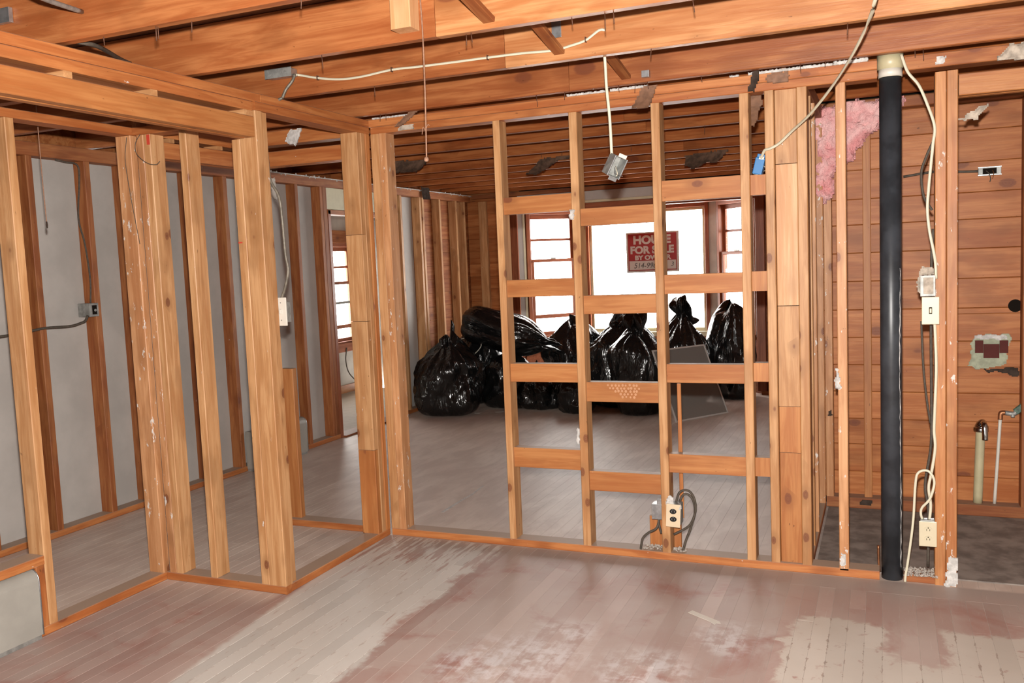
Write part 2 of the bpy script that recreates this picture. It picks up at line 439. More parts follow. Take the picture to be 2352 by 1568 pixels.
def spline(pts, n=6):
    pts = [Vector(p) for p in pts]
    P = [pts[0] * 2 - pts[1]] + pts + [pts[-1] * 2 - pts[-2]]
    out = []
    for i in range(1, len(P) - 2):
        a, b, c, d = P[i - 1], P[i], P[i + 1], P[i + 2]
        for k in range(n):
            t = k / n
            out.append(0.5 * ((2 * b) + (c - a) * t + (2 * a - 5 * b + 4 * c - d) * t * t + (3 * b - a - 3 * c + d) * t ** 3))
    out.append(pts[-1])
    return out

def tube(parent, name, pts, r, mat, n=6, seg=8, flat=1.0, smooth=True, raw=False):
    path = [Vector(p) for p in pts] if raw else spline(pts, n)
    c = sum(path, Vector()) / len(path)
    v, f = [], []
    ref = Vector((0.13, -0.97, 0.21)).normalized()
    for i, p in enumerate(path):
        d = (path[min(i + 1, len(path) - 1)] - path[max(i - 1, 0)]).normalized()
        u = ref - d * ref.dot(d)
        if u.length < 1e-3: u = Vector((1, 0, 0)) - d * d.x
        u.normalize(); w = d.cross(u)
        for k in range(seg):
            a = 2 * math.pi * k / seg
            rr = r[i] if isinstance(r, (list, tuple)) else r
            v.append(p - c + u * (rr * flat * math.cos(a)) + w * (rr * math.sin(a)))
    m = len(path)
    for i in range(m - 1):
        for k in range(seg):
            f.append((i * seg + k, i * seg + (k + 1) % seg, (i + 1) * seg + (k + 1) % seg, (i + 1) * seg + k))
    f.append(tuple(reversed(range(seg)))); f.append(tuple((m - 1) * seg + k for k in range(seg)))
    me = bpy.data.meshes.new(name)
    me.from_pydata([tuple(q) for q in v], [], f)
    return link(name, me, mat, parent, c, smooth=smooth)

def lathe(parent, name, prof, base, mat, seg=28, axis='Z', smooth=True, rot=None):
    v, f = [], []
    for r, z in prof:
        for k in range(seg):
            a = 2 * math.pi * k / seg
            v.append((r * math.cos(a), r * math.sin(a), z))
    for i in range(len(prof) - 1):
        for k in range(seg):
            f.append((i * seg + k, i * seg + (k + 1) % seg, (i + 1) * seg + (k + 1) % seg, (i + 1) * seg + k))
    f.append(tuple(reversed(range(seg)))); f.append(tuple((len(prof) - 1) * seg + k for k in range(seg)))
    me = bpy.data.meshes.new(name)
    me.from_pydata(v, [], f)
    if rot is None:
        rot = {'Z': (0, 0, 0), 'Y': (math.pi / 2, 0, 0), 'X': (0, math.pi / 2, 0)}[axis]
    o = link(name, me, mat, parent, base, rot)
    if smooth:
        for p in me.polygons:
            p.use_smooth = len(p.vertices) == 4
    return o

def bx(parent, name, xr, yr, zr, mat, bev=0.002, seg=2):
    """small rounded box"""
    bm = bmesh.new()
    bmesh.ops.create_cube(bm, size=1)
    d = (xr[1] - xr[0], yr[1] - yr[0], zr[1] - zr[0])
    bmesh.ops.scale(bm, vec=d, verts=bm.verts)
    if bev:
        bmesh.ops.bevel(bm, geom=list(bm.edges), offset=min(bev, min(d) * 0.45), segments=seg, affect='EDGES', profile=0.6)
    me = bpy.data.meshes.new(name)
    bm.to_mesh(me); bm.free()
    return link(name, me, mat, parent, ((xr[0] + xr[1]) / 2, (yr[0] + yr[1]) / 2, (zr[0] + zr[1]) / 2))

def in_poly(x, y, poly):
    c, j = False, len(poly) - 1
    for i in range(len(poly)):
        if (poly[i][1] > y) != (poly[j][1] > y) and x < (poly[j][0] - poly[i][0]) * (y - poly[i][1]) / (poly[j][1] - poly[i][1]) + poly[i][0]:
            c = not c
        j = i
    return c

def rough_slab(parent, name, poly, mat, origin, thick, res=0.012, amp=0.01, ragged=0.02, seed=0, rot=(0, 0, 0), bulge=0.0, curl=None):
    """ragged lump of stuff: outline poly in local (x, z), thickness along local y, uneven front"""
    xs = [p[0] for p in poly]; zs = [p[1] for p in poly]
    x0, x1, z0, z1 = min(xs) - ragged, max(xs) + ragged, min(zs) - ragged, max(zs) + ragged
    nx, nz = max(3, int((x1 - x0) / res)), max(3, int((z1 - z0) / res))
    sd = Vector((seed * 3.7, seed * 1.3, seed * 9.1))
    inside = {}
    for i in range(nx):
        for k in range(nz):
            x, z = x0 + (i + .5) * (x1 - x0) / nx, z0 + (k + .5) * (z1 - z0) / nz
            j = noise.noise(Vector((x, z, 0)) * (0.45 / max(ragged, 1e-4)) + sd) * ragged
            j2 = noise.noise(Vector((z, x, 5)) * (0.45 / max(ragged, 1e-4)) + sd) * ragged
            inside[i, k] = in_poly(x + j, z + j2, poly)
    vid, v, f = {}, [], []
    def gv(i, k, side):
        key = (i, k, side)
        if key not in vid:
            x, z = x0 + i * (x1 - x0) / nx, z0 + k * (z1 - z0) / nz
            rim = not all(inside.get((i - a, k - b), False) for a in (0, 1) for b in (0, 1))
            d = 0.0
            if side == 0:
                d = -(thick * (0.35 if rim else 1.0)) + amp * noise.fractal(Vector((x, z, 0)) * (1.2 / max(res * 4, 1e-3)) + sd, 1.0, 2.0, 3) - bulge * (0 if rim else 1) * (0.5 + noise.noise(Vector((x * 9, z * 9, 3)) + sd))
            y = d
            if curl: y += curl(x, z)
            vid[key] = len(v); v.append((x, y, z))
        return vid[key]
    for (i, k), ok in inside.items():
        if not ok: continue
        f.append((gv(i, k, 0), gv(i + 1, k, 0), gv(i + 1, k + 1, 0), gv(i, k + 1, 0)))
        f.append((gv(i, k, 1), gv(i, k + 1, 1), gv(i + 1, k + 1, 1), gv(i + 1, k, 1)))
        for di, dk, a, b in ((-1, 0, (i, k), (i, k + 1)), (1, 0, (i + 1, k + 1), (i + 1, k)), (0, -1, (i + 1, k), (i, k)), (0, 1, (i, k + 1), (i + 1, k + 1))):
            if not inside.get((i + di, k + dk), False):
                f.append((gv(*a, 1), gv(*b, 1), gv(*b, 0), gv(*a, 0)))
    me = bpy.data.meshes.new(name)
    me.from_pydata(v, [], f)
    return link(name, me, mat, parent, origin, rot, smooth=True)

def rect(x0, x1, z0, z1): return [(x0, z0), (x1, z0), (x1, z1), (x0, z1)]

# ================================================================== STRUCTURE
YM0, YM1 = 4.157, 4.249          # centre stud wall
ZP0, ZP1, ZPM = 2.195, 2.272, 2.233
JZ0, JZ1 = 2.285, 2.475
SW = 0.041                        # stud thickness
# ---- floor
fm = bpy.data.meshes.new('floor')
FX0, FX1, FY0, FY1 = -4.62, 1.75, -1.6, 10.15
fm.from_pydata([(x, y, z) for z in (-0.06, -0.0009) for x, y in ((FX0, FY0), (FX1, FY0), (FX1, FY1), (FX0, FY1))], [],
               [(3, 2, 1, 0), (4, 5, 6, 7), (0, 1, 5, 4), (1, 2, 6, 5), (2, 3, 7, 6), (3, 0, 4, 7)])
floor = link('floor', fm, DUST)
tag(floor, 'worn red-brown strip floor with pale paint bands running through the rooms', 'floor', kind='structure')
PW = 0.0635
random.seed(11)
i = 0
x = -3.25
while x < 0.86:
    y = 1.2 - random.uniform(0.0, 0.8)
    while y < YM0:
        L = random.uniform(0.9, 2.0)
        y1 = min(y + L, YM0 + 0.01)
        if YM0 - y1 < 0.25: y1 = YM0 + 0.01
        board(floor, 'floor_plank', (x + 0.0004, x + PW - 0.0004), (y + 0.0004, y1 - 0.0004), (-0.018, 0.0 - random.uniform(0, 0.0005)), FLOORM, ch=0.0006, axis=1)
        y = y1
    x += PW

def joined_planks(name, regions, mat):
    v, f = [], []
    for (x0, x1, y0, y1) in regions:
        x = x0
        while x < x1 - 0.01:
            xe = min(x + PW, x1)
            y = y0
            while y < y1:
                ye = min(y + random.uniform(0.9, 2.2), y1)
                if y1 - ye < 0.2: ye = y1
                b = len(v); e = 0.0006
                v += [(x + e, y + e, -0.01), (xe - e, y + e, -0.01), (xe - e, ye - e, -0.01), (x + e, ye - e, -0.01),
                      (x + e, y + e, 0), (xe - e, y + e, 0), (xe - e, ye - e, 0), (x + e, ye - e, 0)]
                f += [(b + 4, b + 5, b + 6, b + 7), (b, b + 1, b + 5, b + 4), (b + 1, b + 2, b + 6, b + 5), (b + 2, b + 3, b + 7, b + 6), (b + 3, b, b + 4, b + 7)]
                y = ye
            x = xe
    me = bpy.data.meshes.new(name)
    me.from_pydata(v, [], f)
    return link(name, me, mat, floor)
jp = joined_planks('far_floor_planks', [(-4.43, -3.252, -1.5, 9.41), (-3.25, -0.40, 4.17, 9.41), (-3.8, -1.2, 9.41, 9.98), (-3.25, 1.7, -1.5, 0.4), (-0.39, 0.86, 4.0, 4.25), (0.87, 1.7, 0.4, 4.2)], FLOORM)
jp['kind'] = 'stuff'
fs = bx(floor, 'floor_sheet', (-0.30, 1.70), (YM1 + 0.0, 5.30), (-0.004, 0.005), BATHFLOOR, 0.001)
fp = bx(floor, 'porch_floor', (-6.05, -4.52), (6.2, 9.4), (-0.06, 0.003), PORCHF, 0.001)

# ---- ceiling: joists and deck above
ceiling = empty('ceiling', (-1.4, 4.0, JZ0), 'open ceiling of bare orange pine joists with dark gaps', 'ceiling', kind='structure')
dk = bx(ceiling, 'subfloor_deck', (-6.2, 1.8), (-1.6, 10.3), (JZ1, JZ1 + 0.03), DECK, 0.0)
JY = [1.02, 1.62, 2.24, 2.87, 3.45, 4.09, 4.62, 5.16, 5.69, 6.27, 6.84, 7.38, 7.87, 8.36, 8.86]
random.seed(3)
for n, y in enumerate(JY):
    xs = -1.42 + random.uniform(-0.04, 0.04)
    m = JOIST if y < 4.3 else JOISTD
    h = random.uniform(-0.004, 0.004)
    board(ceiling, 'joist', (-4.60, xs), (y, y + 0.042), (JZ0 + h, JZ1), m)
    board(ceiling, 'joist', (xs + 0.001, 1.75), (y + 0.003, y + 0.045), (JZ0 + h, JZ1), JOISTR if y < 4.0 else m)
board(ceiling, 'joist', (-4.60, -1.1), (9.30, 9.342), (JZ0, JZ1), JOISTD)
board(ceiling, 'joist', (-1.1, 1.75), (9.30, 9.342), (JZ0, JZ1), JOISTD)
# cross bridging between joists
for (ya, yb, xb) in ((2.912, 3.45, -1.22), (3.492, 4.09, -1.12), (1.662, 2.24, -1.3), (2.282, 2.87, -1.27)):
    beam(ceiling, 'bridging', (xb, ya, JZ1 - 0.02), (xb + 0.02, yb, JZ0 + 0.03), 0.045, 0.02, OLDSHADEW)
    beam(ceiling, 'bridging', (xb + 0.07, ya, JZ0 + 0.03), (xb + 0.06, yb, JZ1 - 0.02), 0.045, 0.02, OLDSHADEW)
# short block nailed to the near joist
board(ceiling, 'hanging_block', (-1.60, -1.52), (2.80, 2.87), (2.315, 2.475), PALEW, axis=2)
# steel brackets on joists
for (xr, yr, zr) in (((-1.225, -1.185), (3.436, 3.4395), (2.37, 2.44)), ((-1.20, -1.14), (3.40, 3.449), (2.437, 2.443)), ((-1.42, -1.36), (2.915, 2.97), (2.36, 2.365)),
                     ((-1.02, -0.985), (4.06, 4.089), (2.30, 2.33)), ((-2.90, -2.76), (2.222, 2.2385), (2.375, 2.425))):
    bx(ceiling, 'bracket', xr, yr, zr, STEEL, 0.0008)
# nails left standing in the joist undersides
random.seed(21)
for k in range(46):
    y = random.choice([2.24, 2.87, 3.45, 4.09, 5.69, 6.27]) + random.uniform(0.008, 0.034)
    x = random.uniform(-2.5, 0.3)
    l = random.uniform(0.02, 0.06)
    tube(ceiling, 'nail', [(x, y, JZ0 + 0.01), (x + random.uniform(-.006, .006), y, JZ0 - l)], 0.0016, NAIL, seg=5, raw=True)

# ---- centre stud wall
wc = empty('wall_center', (-1.1, YM0, 0), 'open pine stud wall with staggered blocking in front of the bin bags', 'stud wall', kind='structure')
board(wc, 'bottom_plate', (-2.53, -0.024), (YM0, YM1), (0.0, 0.039), PLATE)
board(wc, 'bottom_plate', (0.075, 0.20), (YM0 + 0.01, YM1), (0.0, 0.036), OLDSHADEW)
board(wc, 'bottom_plate', (-3.27, -2.64), (YM0, YM1), (0.0, 0.039), PLATE)
board(wc, 'top_plate', (-2.53, -0.024), (YM0, YM1), (ZP0, ZPM - 0.0005), PLATE)
board(wc, 'top_plate', (-2.55, -0.024), (YM0 + 0.002, YM1), (ZPM + 0.0005, ZP1), PLATE)
board(wc, 'top_plate', (0.085, 1.70), (YM0, YM1), (2.215, ZP1), OLDSHADEW)
board(wc, 'header', (0.288, 1.70), (YM0, YM0 + 0.04), (2.090, 2.176), BLOCK)
board(wc, 'header', (0.288, 1.70), (YM0 + 0.05, YM1), (2.090, 2.176), BLOCK)
# doorway head in the same wall, left of the closet corner
board(wc, 'top_plate', (-3.30, -2.64), (YM0, YM1), (ZP0, ZP1), PLATE)
board(wc, 'header', (-3.30, -2.64), (YM0, YM0 + 0.04), (2.078, 2.160), PLATE)
board(wc, 'header', (-3.30, -2.64), (YM0 + 0.05, YM1), (2.078, 2.160), PLATE)
board(wc, 'stub_stud', (-3.255, -3.165), (YM1 - 0.055, YM1 - 0.015), (0.039, 0.922), BLOCK)
Z0 = 0.039
def mstud(x, w=SW, m=STUD, z1=ZP0, y0=YM0, y1=YM1, z0=Z0): return board(wc, 'stud', (x, x + w), (y0, y1), (z0, z1), m)
mstud(-2.536, 0.052, STUD, y0=YM0 + 0.004)
mstud(-2.482, 0.042, STUDW)
XS = [-1.818, -1.413, -1.006, -0.600]
for x in XS: mstud(x, 0.037 if x < -1.7 else 0.041)
mstud(-0.490, 0.040)
mstud(-0.352, 0.042)
for z0, z1, m in ((Z0, 0.555, BLOCK), (0.557, 0.77, BLOCK), (0.772, 1.232, STUD), (1.235, 1.868, PALEW), (1.871, ZP0, STUD)):
    board(wc, 'backer_block', (-0.4485, -0.3535), (YM0 + 0.022, YM0 + 0.062), (z0, z1), m)
mstud(-0.192, 0.041, STUDW, z0=0.03)
mstud(0.199, 0.043, POSTW, z0=0.0, y0=YM0 + 0.004)
mstud(0.243, 0.042, POSTW, z0=0.0, y0=YM0 - 0.002)
# staggered blocking
def blk(a, b, zt, zb, m=BLOCK): board(wc, 'blocking', (a, b), (YM0 + 0.020, YM1 - 0.018), (zb, zt), m, ch=0.0015)
for zt, zb in ((1.81, 1.724), (1.392, 1.304), (0.962, 0.868), (0.524, 0.420)): blk(XS[0] + 0.037, XS[1], zt, zb)
for zt, zb in ((1.73, 1.645), (1.303, 1.211), (0.872, 0.773), (0.420, 0.320)): blk(XS[1] + 0.041, XS[2], zt, zb)
for zt, zb in ((1.835, 1.738), (1.392, 1.300), (0.964, 0.874), (0.526, 0.434)): blk(XS[2] + 0.041, XS[3], zt, zb)
for zt, zb in ((1.830, 1.740), (1.394, 1.304), (0.972, 0.885), (0.527, 0.438)): blk(XS[3] + 0.041, -0.490, zt, zb)
# board scrap and lath nailed behind the third stud
board(wc, 'backing_board', (-1.09, -0.932), (YM1 + 0.001, YM1 + 0.020), (0.039, 0.19), BLOCK, axis=2)
board(wc, 'lath', (-0.935, -0.916), (YM1 + 0.001, YM1 + 0.010), (0.19, 0.86), BLOCK)
# ragged white plaster left in the crack above the plate
for (xa, xb, h, s) in ((-2.52, -2.28, 0.010, 1), (-1.42, -1.22, 0.012, 2), (-1.20, -1.02, 0.014, 3), (-0.64, -0.60, 0.010, 4), (-0.56, -0.20, 0.014, 5), (-0.20, -0.06, 0.018, 6)):
    rough_slab(wc, 'plaster_remnant', rect(xa, xb, 0, h), PLASTER, (0, YM0 + 0.018, ZP1 - 0.001), 0.018, res=0.0025, amp=0.002, ragged=0.004, seed=s)
rough_slab(wc, 'plaster_remnant', [(-2.36, 0), (-2.27, 0), (-2.265, 0.026), (-2.35, 0.028)], DIRTYPL, (0, YM0, 2.197), 0.003, res=0.006, amp=0.002, ragged=0.006, seed=8)
rough_slab(wc, 'plaster_remnant', [(0.42, 0.0), (0.56, -0.01), (0.60, 0.055), (0.47, 0.06)], DIRTYPL, (0, YM0, 2.215), 0.02, res=0.006, amp=0.006, ragged=0.012, seed=9)
rough_slab(wc, 'plaster_remnant', [(0.20, 0.0), (0.235, 0.0), (0.24, 0.03), (0.205, 0.03)], PLASTER, (0, YM0, 2.225), 0.012, res=0.005, amp=0.005, ragged=0.006, seed=10)
rough_slab(wc, 'plaster_remnant', [(0.238, 0.0), (0.285, 0.0), (0.285, 0.13), (0.262, 0.14), (0.25, 0.1)], PLASTER, (0, YM0 - 0.002, 0.0), 0.010, res=0.006, amp=0.004, ragged=0.01, seed=11)
rough_slab(wc, 'plaster_remnant', [(-0.19, 0.0), (-0.165, 0.0), (-0.16, 0.05), (-0.182, 0.06)], PLASTER, (0, YM0, 0.05), 0.006, res=0.005, amp=0.003, ragged=0.006, seed=12)
rough_slab(wc, 'plaster_remnant', [(-0.205, 0.0), (-0.178, 0.0), (-0.185, 0.09), (-0.198, 0.09)], PLASTER, (0, YM0, 0.86), 0.014, res=0.005, amp=0.004, ragged=0.008, seed=13)
rough_slab(wc, 'plaster_remnant', [(-1.425, 0.0), (-1.400, 0.0), (-1.395, 0.045), (-1.42, 0.05)], PLASTER, (0, YM0, 1.68), 0.014, res=0.004, amp=0.004, ragged=0.006, seed=14)
rough_slab(wc, 'plaster_remnant', [(-1.428, 0.0), (-1.412, 0.0), (-1.412, 0.075), (-1.425, 0.08)], PLASTER, (0, YM0, 0.56), 0.008, res=0.004, amp=0.003, ragged=0.006, seed=15)
rough_slab(wc, 'plaster_remnant', [(0.285, 0.0), (0.36, 0.0), (0.40, 0.06), (0.33, 0.03)], DIRTYPL, (0, YM0 + 0.02, 1.99), 0.012, res=0.006, amp=0.004, ragged=0.01, seed=16)
# plaster crumbs along the plate and at the pipe
def crumbs(parent, name, n, xr, yr, z, seed, s=(0.003, 0.009), mat=RUBBLE):
    random.seed(seed)
    v, f = [], []
    for _ in range(n):
        c = Vector((random.uniform(*xr), random.uniform(*yr), z))
        r = random.uniform(*s)
        b = len(v)
        for d in ((1, 0, .3), (-.6, .8, .3), (-.5, -.8, .3), (0, 0, 1.1), (0, 0, 0)):
            v.append(c + Vector(d) * r * random.uniform(0.7, 1.2))
        f += [(b, b + 1, b + 3), (b + 1, b + 2, b + 3), (b + 2, b, b + 3), (b + 1, b, b + 4), (b + 2, b + 1, b + 4), (b, b + 2, b + 4)]
    me = bpy.data.meshes.new(name)
    me.from_pydata([tuple(q) for q in v], [], f)
    o = link(name, me, mat, parent)
    o['kind'] = 'stuff'
    return o
crumbs(wc, 'plaster_crumbs', 150, (-1.11, -0.90), (YM0 + 0.02, YM1), 0.039, 1)
crumbs(wc, 'plaster_crumbs', 160, (0.075, 0.21), (YM0 - 0.02, YM1), 0.036, 2, (0.004, 0.012))

# honeycomb of pale glue dabs on one block
gv, gf = [], []
random.seed(9)
for r_ in range(5):
    for c_ in range(9):
        gx, gz = -1.262 + c_ * 0.0185 + (r_ % 2) * 0.009 + random.uniform(-.003, .003), 0.858 - r_ * 0.0145 + random.uniform(-.002, .002)
        if r_ > 1 and c_ < r_ or (r_ > 2 and c_ > 7): continue
        rad = random.uniform(0.0048, 0.0066); b_ = len(gv)
        for yy in (YM0 + 0.0198, YM0 + 0.0188):
            gv += [(gx + rad * math.cos(k * math.pi / 4), yy, gz + rad * 1.1 * math.sin(k * math.pi / 4)) for k in range(8)]
        gf.append(tuple(range(b_ + 8, b_ + 16)))
        gf += [(b_ + k, b_ + (k + 1) % 8, b_ + 8 + (k + 1) % 8, b_ + 8 + k) for k in range(8)]
gm = bpy.data.meshes.new('glue_dabs'); gm.from_pydata(gv, [], gf)
gd = link('glue_dabs', gm, GLUE, wc); gd['kind'] = 'stuff'
# ---- closet wall with the corner (front face along the room)
wf = empty('wall_closet_front', (-2.58, 3.7, 0), 'closet framing corner with long doubled header at upper left', 'stud wall', kind='structure')
CX0, CX1 = -2.635, -2.543
board(wf, 'bottom_plate', (CX0, CX1), (3.262, YM0), (0.0, 0.039), PLATE)
board(wf, 'top_plate', (CX0, CX1), (0.6, 3.205), (ZP0 - 0.006, ZPM - 0.003), PLATE)
board(wf, 'top_plate', (CX0, CX1 + 0.002), (0.6, 3.262), (ZPM - 0.002, ZP1 - 0.002), PLATE)
board(wf, 'top_plate', (CX0, CX1 + 0.004), (3.222, YM0), (ZP0, ZPM), PLATE)
board(wf, 'top_plate', (CX0, CX1 + 0.004), (3.264, YM0 + 0.0), (ZPM + 0.0005, ZP1 - 0.002), PLATE)
board(wf, 'header', (CX1 - 0.041, CX1 + 0.004), (0.6, 3.207), (2.076, 2.165), BLOCK)
board(wf, 'header', (CX0, CX0 + 0.041), (0.6, 3.207), (2.076, 2.165), BLOCK)
for y in (1.5, 2.235, 2.62):
    board(wf, 'header_spacer', (CX0, CX1), (y, y + 0.035), (2.1655, 2.1885), STUD, ch=0.001)
board(wf, 'header_spacer', (CX0, CX1), (3.15, 3.205), (2.1655, 2.1885), STUD, ch=0.001)
# corner post and end posts
board(wf, 'stud', (CX0, CX1), (3.222, 3.274), (0.039, ZP0 - 0.001), STUD)
board(wf, 'stud', (-2.682, CX0 - 0.001), (3.222, 3.31), (0.039, 2.077), STUD)
board(wf, 'stud', (CX0, CX1 - 0.012), (3.276, 3.317), (0.039, ZP0 - 0.001), STUD)
for z0, z1, m in ((0.039, 0.50, BLOCK), (0.502, 1.20, STUD), (1.203, 1.66, STUD), (1.663, ZP0, STUD)):
    board(wf, 'post_block', (CX0 - 0.012, CX1 - 0.002), (4.040, 4.078), (z0, z1), m)
board(wf, 'stud', (CX0, CX1), (4.079, 4.115), (0.039, ZP0), STUD)
board(wf, 'stud', (CX0 - 0.01, CX1 + 0.004), (4.117, 4.156), (0.039, ZP0), BLOCK)

# ---- closet side wall (facing the camera)
wb = empty('wall_closet_side', (-2.95, 3.25, 0), 'short closet side wall of three upright posts left of centre', 'stud wall', kind='structure')
BY0, BY1 = 3.222, 3.314
board(wb, 'bottom_plate', (-3.255, CX1), (BY0, BY0 + 0.040), (0.0, 0.039), PLATE)
board(wb, 'bottom_plate', (-3.255, CX0), (BY0 + 0.041, BY1), (0.0, 0.036), PLATE)
board(wb, 'top_plate', (-3.35, CX0), (BY0, BY1), (2.15, 2.188), PLATE)
board(wb, 'stud', (-3.240, -3.199), (BY0 + 0.003, BY1), (0.039, 2.149), STUDW)
board(wb, 'stud', (-3.197, -3.156), (BY0 + 0.003, BY1), (0.039, 2.149), STUD)
board(wb, 'stud', (-2.985, -2.944), (BY0 + 0.004, BY1), (0.039, 2.149), STUD)

bx(wb, 'crayon_mark', (-3.176, -3.158), (BY0 + 0.0022, BY0 + 0.0035), (2.10, 2.147), REDTAPE, 0)
bx(wf, 'crayon_mark', (-2.681, -2.658), (BY0 - 0.0008, BY0 + 0.0005), (1.618, 1.625), REDTAPE, 0)
# ---- closet back wall (running away from the camera at far left)
wa = empty('wall_closet_back', (-3.3, 2.8, 0), 'closet back wall with heater recess at the left edge', 'stud wall', kind='structure')
AX0, AX1 = -3.35, -3.258
board(wa, 'bottom_plate', (AX0, AX1), (2.47, 3.25), (0.0, 0.039), PLATE)
board(wa, 'top_plate', (AX0, AX1), (0.6, 3.22), (2.15, 2.188), PLATE)
board(wa, 'stud', (AX0, AX1), (3.205, 3.246), (0.039, 2.149), STUDW)
board(wa, 'stud', (AX0, AX1), (2.560, 2.602), (0.0395, 2.149), STUD)
board(wa, 'trimmer', (AX0 + 0.003, AX1), (2.518, 2.559), (0.0395, 0.30), PLATE)
board(wa, 'recess_header', (AX0, AX1 + 0.002), (0.6, 2.5585), (0.30, 0.340), PLATE)
board(wa, 'doorway_header', (AX1 - 0.041, AX1), (3.316, YM0), (2.062, 2.142), PLATE)
board(wa, 'doorway_header', (AX0, AX0 + 0.041), (3.316, YM0), (2.062, 2.142), PLATE)
board(wa, 'top_plate', (AX0, AX1), (3.316, YM0), (2.163, 2.24), PLATE)
for y in (3.45, 3.8):
    board(wa, 'header_spacer', (AX0, AX1), (y, y + 0.04), (2.1425, 2.1625), STUD, ch=0.001)

# ---- left outside wall: studs, grey gypsum, doorway to the porch
wl = empty('wall_left', (-4.48, 4.0, 0), 'left outer wall of dark studs over grey gypsum panels', 'stud wall', kind='structure')
DX0, DX1 = -4.522, -4.43
board(wl, 'bottom_plate', (DX0, DX1), (-1.5, 6.50), (0.0, 0.039), PLATE)
board(wl, 'bottom_plate', (DX0, DX1), (7.70, 9.40), (0.0, 0.039), PLATE)
board(wl, 'top_plate', (DX0, DX1), (-1.5, 5.0), (2.195, 2.272), OLDSHADEW)
board(wl, 'top_plate', (DX0, DX1), (5.001, 9.40), (2.195, 2.272), OLDSHADEW)
for y in (2.35, 2.78, 3.19, 3.59, 3.985, 4.275, 4.84, 5.20, 5.63, 6.055, 7.757, 8.157, 8.22, 8.60, 9.0, 9.21):
    board(wl, 'stud', (DX0, DX1), (y, y + SW), (0.0395, 2.1945), STUD if (y > 7 or y < 3) else OLDSHADEW)  # paler pine paints the light on far studs, darker pine the shade
board(wl, 'stud', (DX0, DX1), (6.40, 6.441), (0.0395, 2.1945), OLDSHADEW)
board(wl, 'stud', (DX0, DX1), (6.442, 6.50), (0.0395, 2.1945), OLDSHADEW)
for ya, yb in ((-1.5, 1.2), (1.202, 2.4), (2.402, 3.60), (3.603, 4.85), (4.852, 6.501), (7.699, 8.15)):
    bx(wl, 'gypsum_panel', (DX0 - 0.014, DX0 - 0.0005), (ya, yb), (0.0, 2.27), DRYWALL, 0.001)
z = 0.02
while z < 2.25:
    board(wl, 'sheathing_plank', (DX0 - 0.022, DX0 - 0.001), (8.15, 9.50), (z, z + 0.1455), OLDSHADEW)  # dark pine paints the shade on planks behind the lit studs
    z += 0.146
rough_slab(wl, 'plaster_remnant', [(0, 0), (3.75, 0), (3.75, 0.012), (0, 0.012)], PLASTER, (DX1, 5.72, 2.262), 0.010, res=0.014, amp=0.003, ragged=0.008, seed=20, rot=(0, 0, math.pi / 2))
bx(wl, 'light_stop_rim', (-4.66, -4.605), (-1.6, 9.6), (2.272, 2.475), OLDSHADEW, 0.0)  # added to block daylight leaking in above the plate
bx(wl, 'light_stop_rim', (-4.605, -4.535), (-1.6, 9.6), (2.2725, 2.284), DARKPAPER, 0.0)
# doorway frame
d1 = empty('door_1', (-4.48, 7.1, 0), 'wooden doorway frame to the porch in the left wall', 'doorway', kind='structure')
board(d1, 'jamb', (DX0 - 0.02, DX1 + 0.004), (6.502, 6.545), (0.0, 2.0), FRAMEW)
board(d1, 'jamb', (DX0 - 0.02, DX1 + 0.004), (7.66, 7.70), (0.0, 2.0), FRAMEW)
board(d1, 'head', (DX0 - 0.02, DX1 + 0.004), (6.50, 7.70), (1.965, 2.005), PLATE)
bx(d1, 'head_panel', (DX0, DX1 - 0.01), (6.502, 7.70), (2.008, 2.194), CREAM, 0.002)
board(d1, 'threshold', (DX0 - 0.03, DX1 + 0.03), (6.545, 7.66), (0.0, 0.016), OLDSHADEW)
# ---- porch beyond the doorway
pw = empty('wall_porch', (-6.0, 8.0, 0), 'porch wall seen through the doorway at left', 'wall', kind='structure')
bx(pw, 'lower_panel', (-6.06, -6.0), (6.0, 9.6), (0.10, 0.50), GREYWALL, 0.002)
board(pw, 'baseboard', (-6.06, -5.985), (6.0, 9.6), (0.0, 0.10), BLOCK)
board(pw, 'sill_board', (-6.06, -5.95), (6.0, 9.6), (0.50, 0.60), FRAMEW)
board(pw, 'head_board', (-6.06, -5.98), (6.0, 9.6), (1.80, 1.95), OLDSHADEW)
bx(pw, 'upper_panel', (-6.06, -6.0), (6.0, 9.6), (1.95, 2.30), GREYWALL, 0.002)
bx(pw, 'end_panel', (-6.06, -6.0), (6.0, 8.2), (0.60, 1.80), GREYWALL, 0.002)
bx(pw, 'end_panel', (-6.06, -6.0), (9.35, 9.6), (0.60, 1.80), GREYWALL, 0.002)
bx(pw, 'end_panel', (-6.06, -4.54), (9.6, 9.66), (0.0, 2.30), GREYWALL, 0.002)
bx(pw, 'end_panel', (-6.06, -4.54), (5.94, 6.0), (0.0, 2.30), GREYWALL, 0.002)

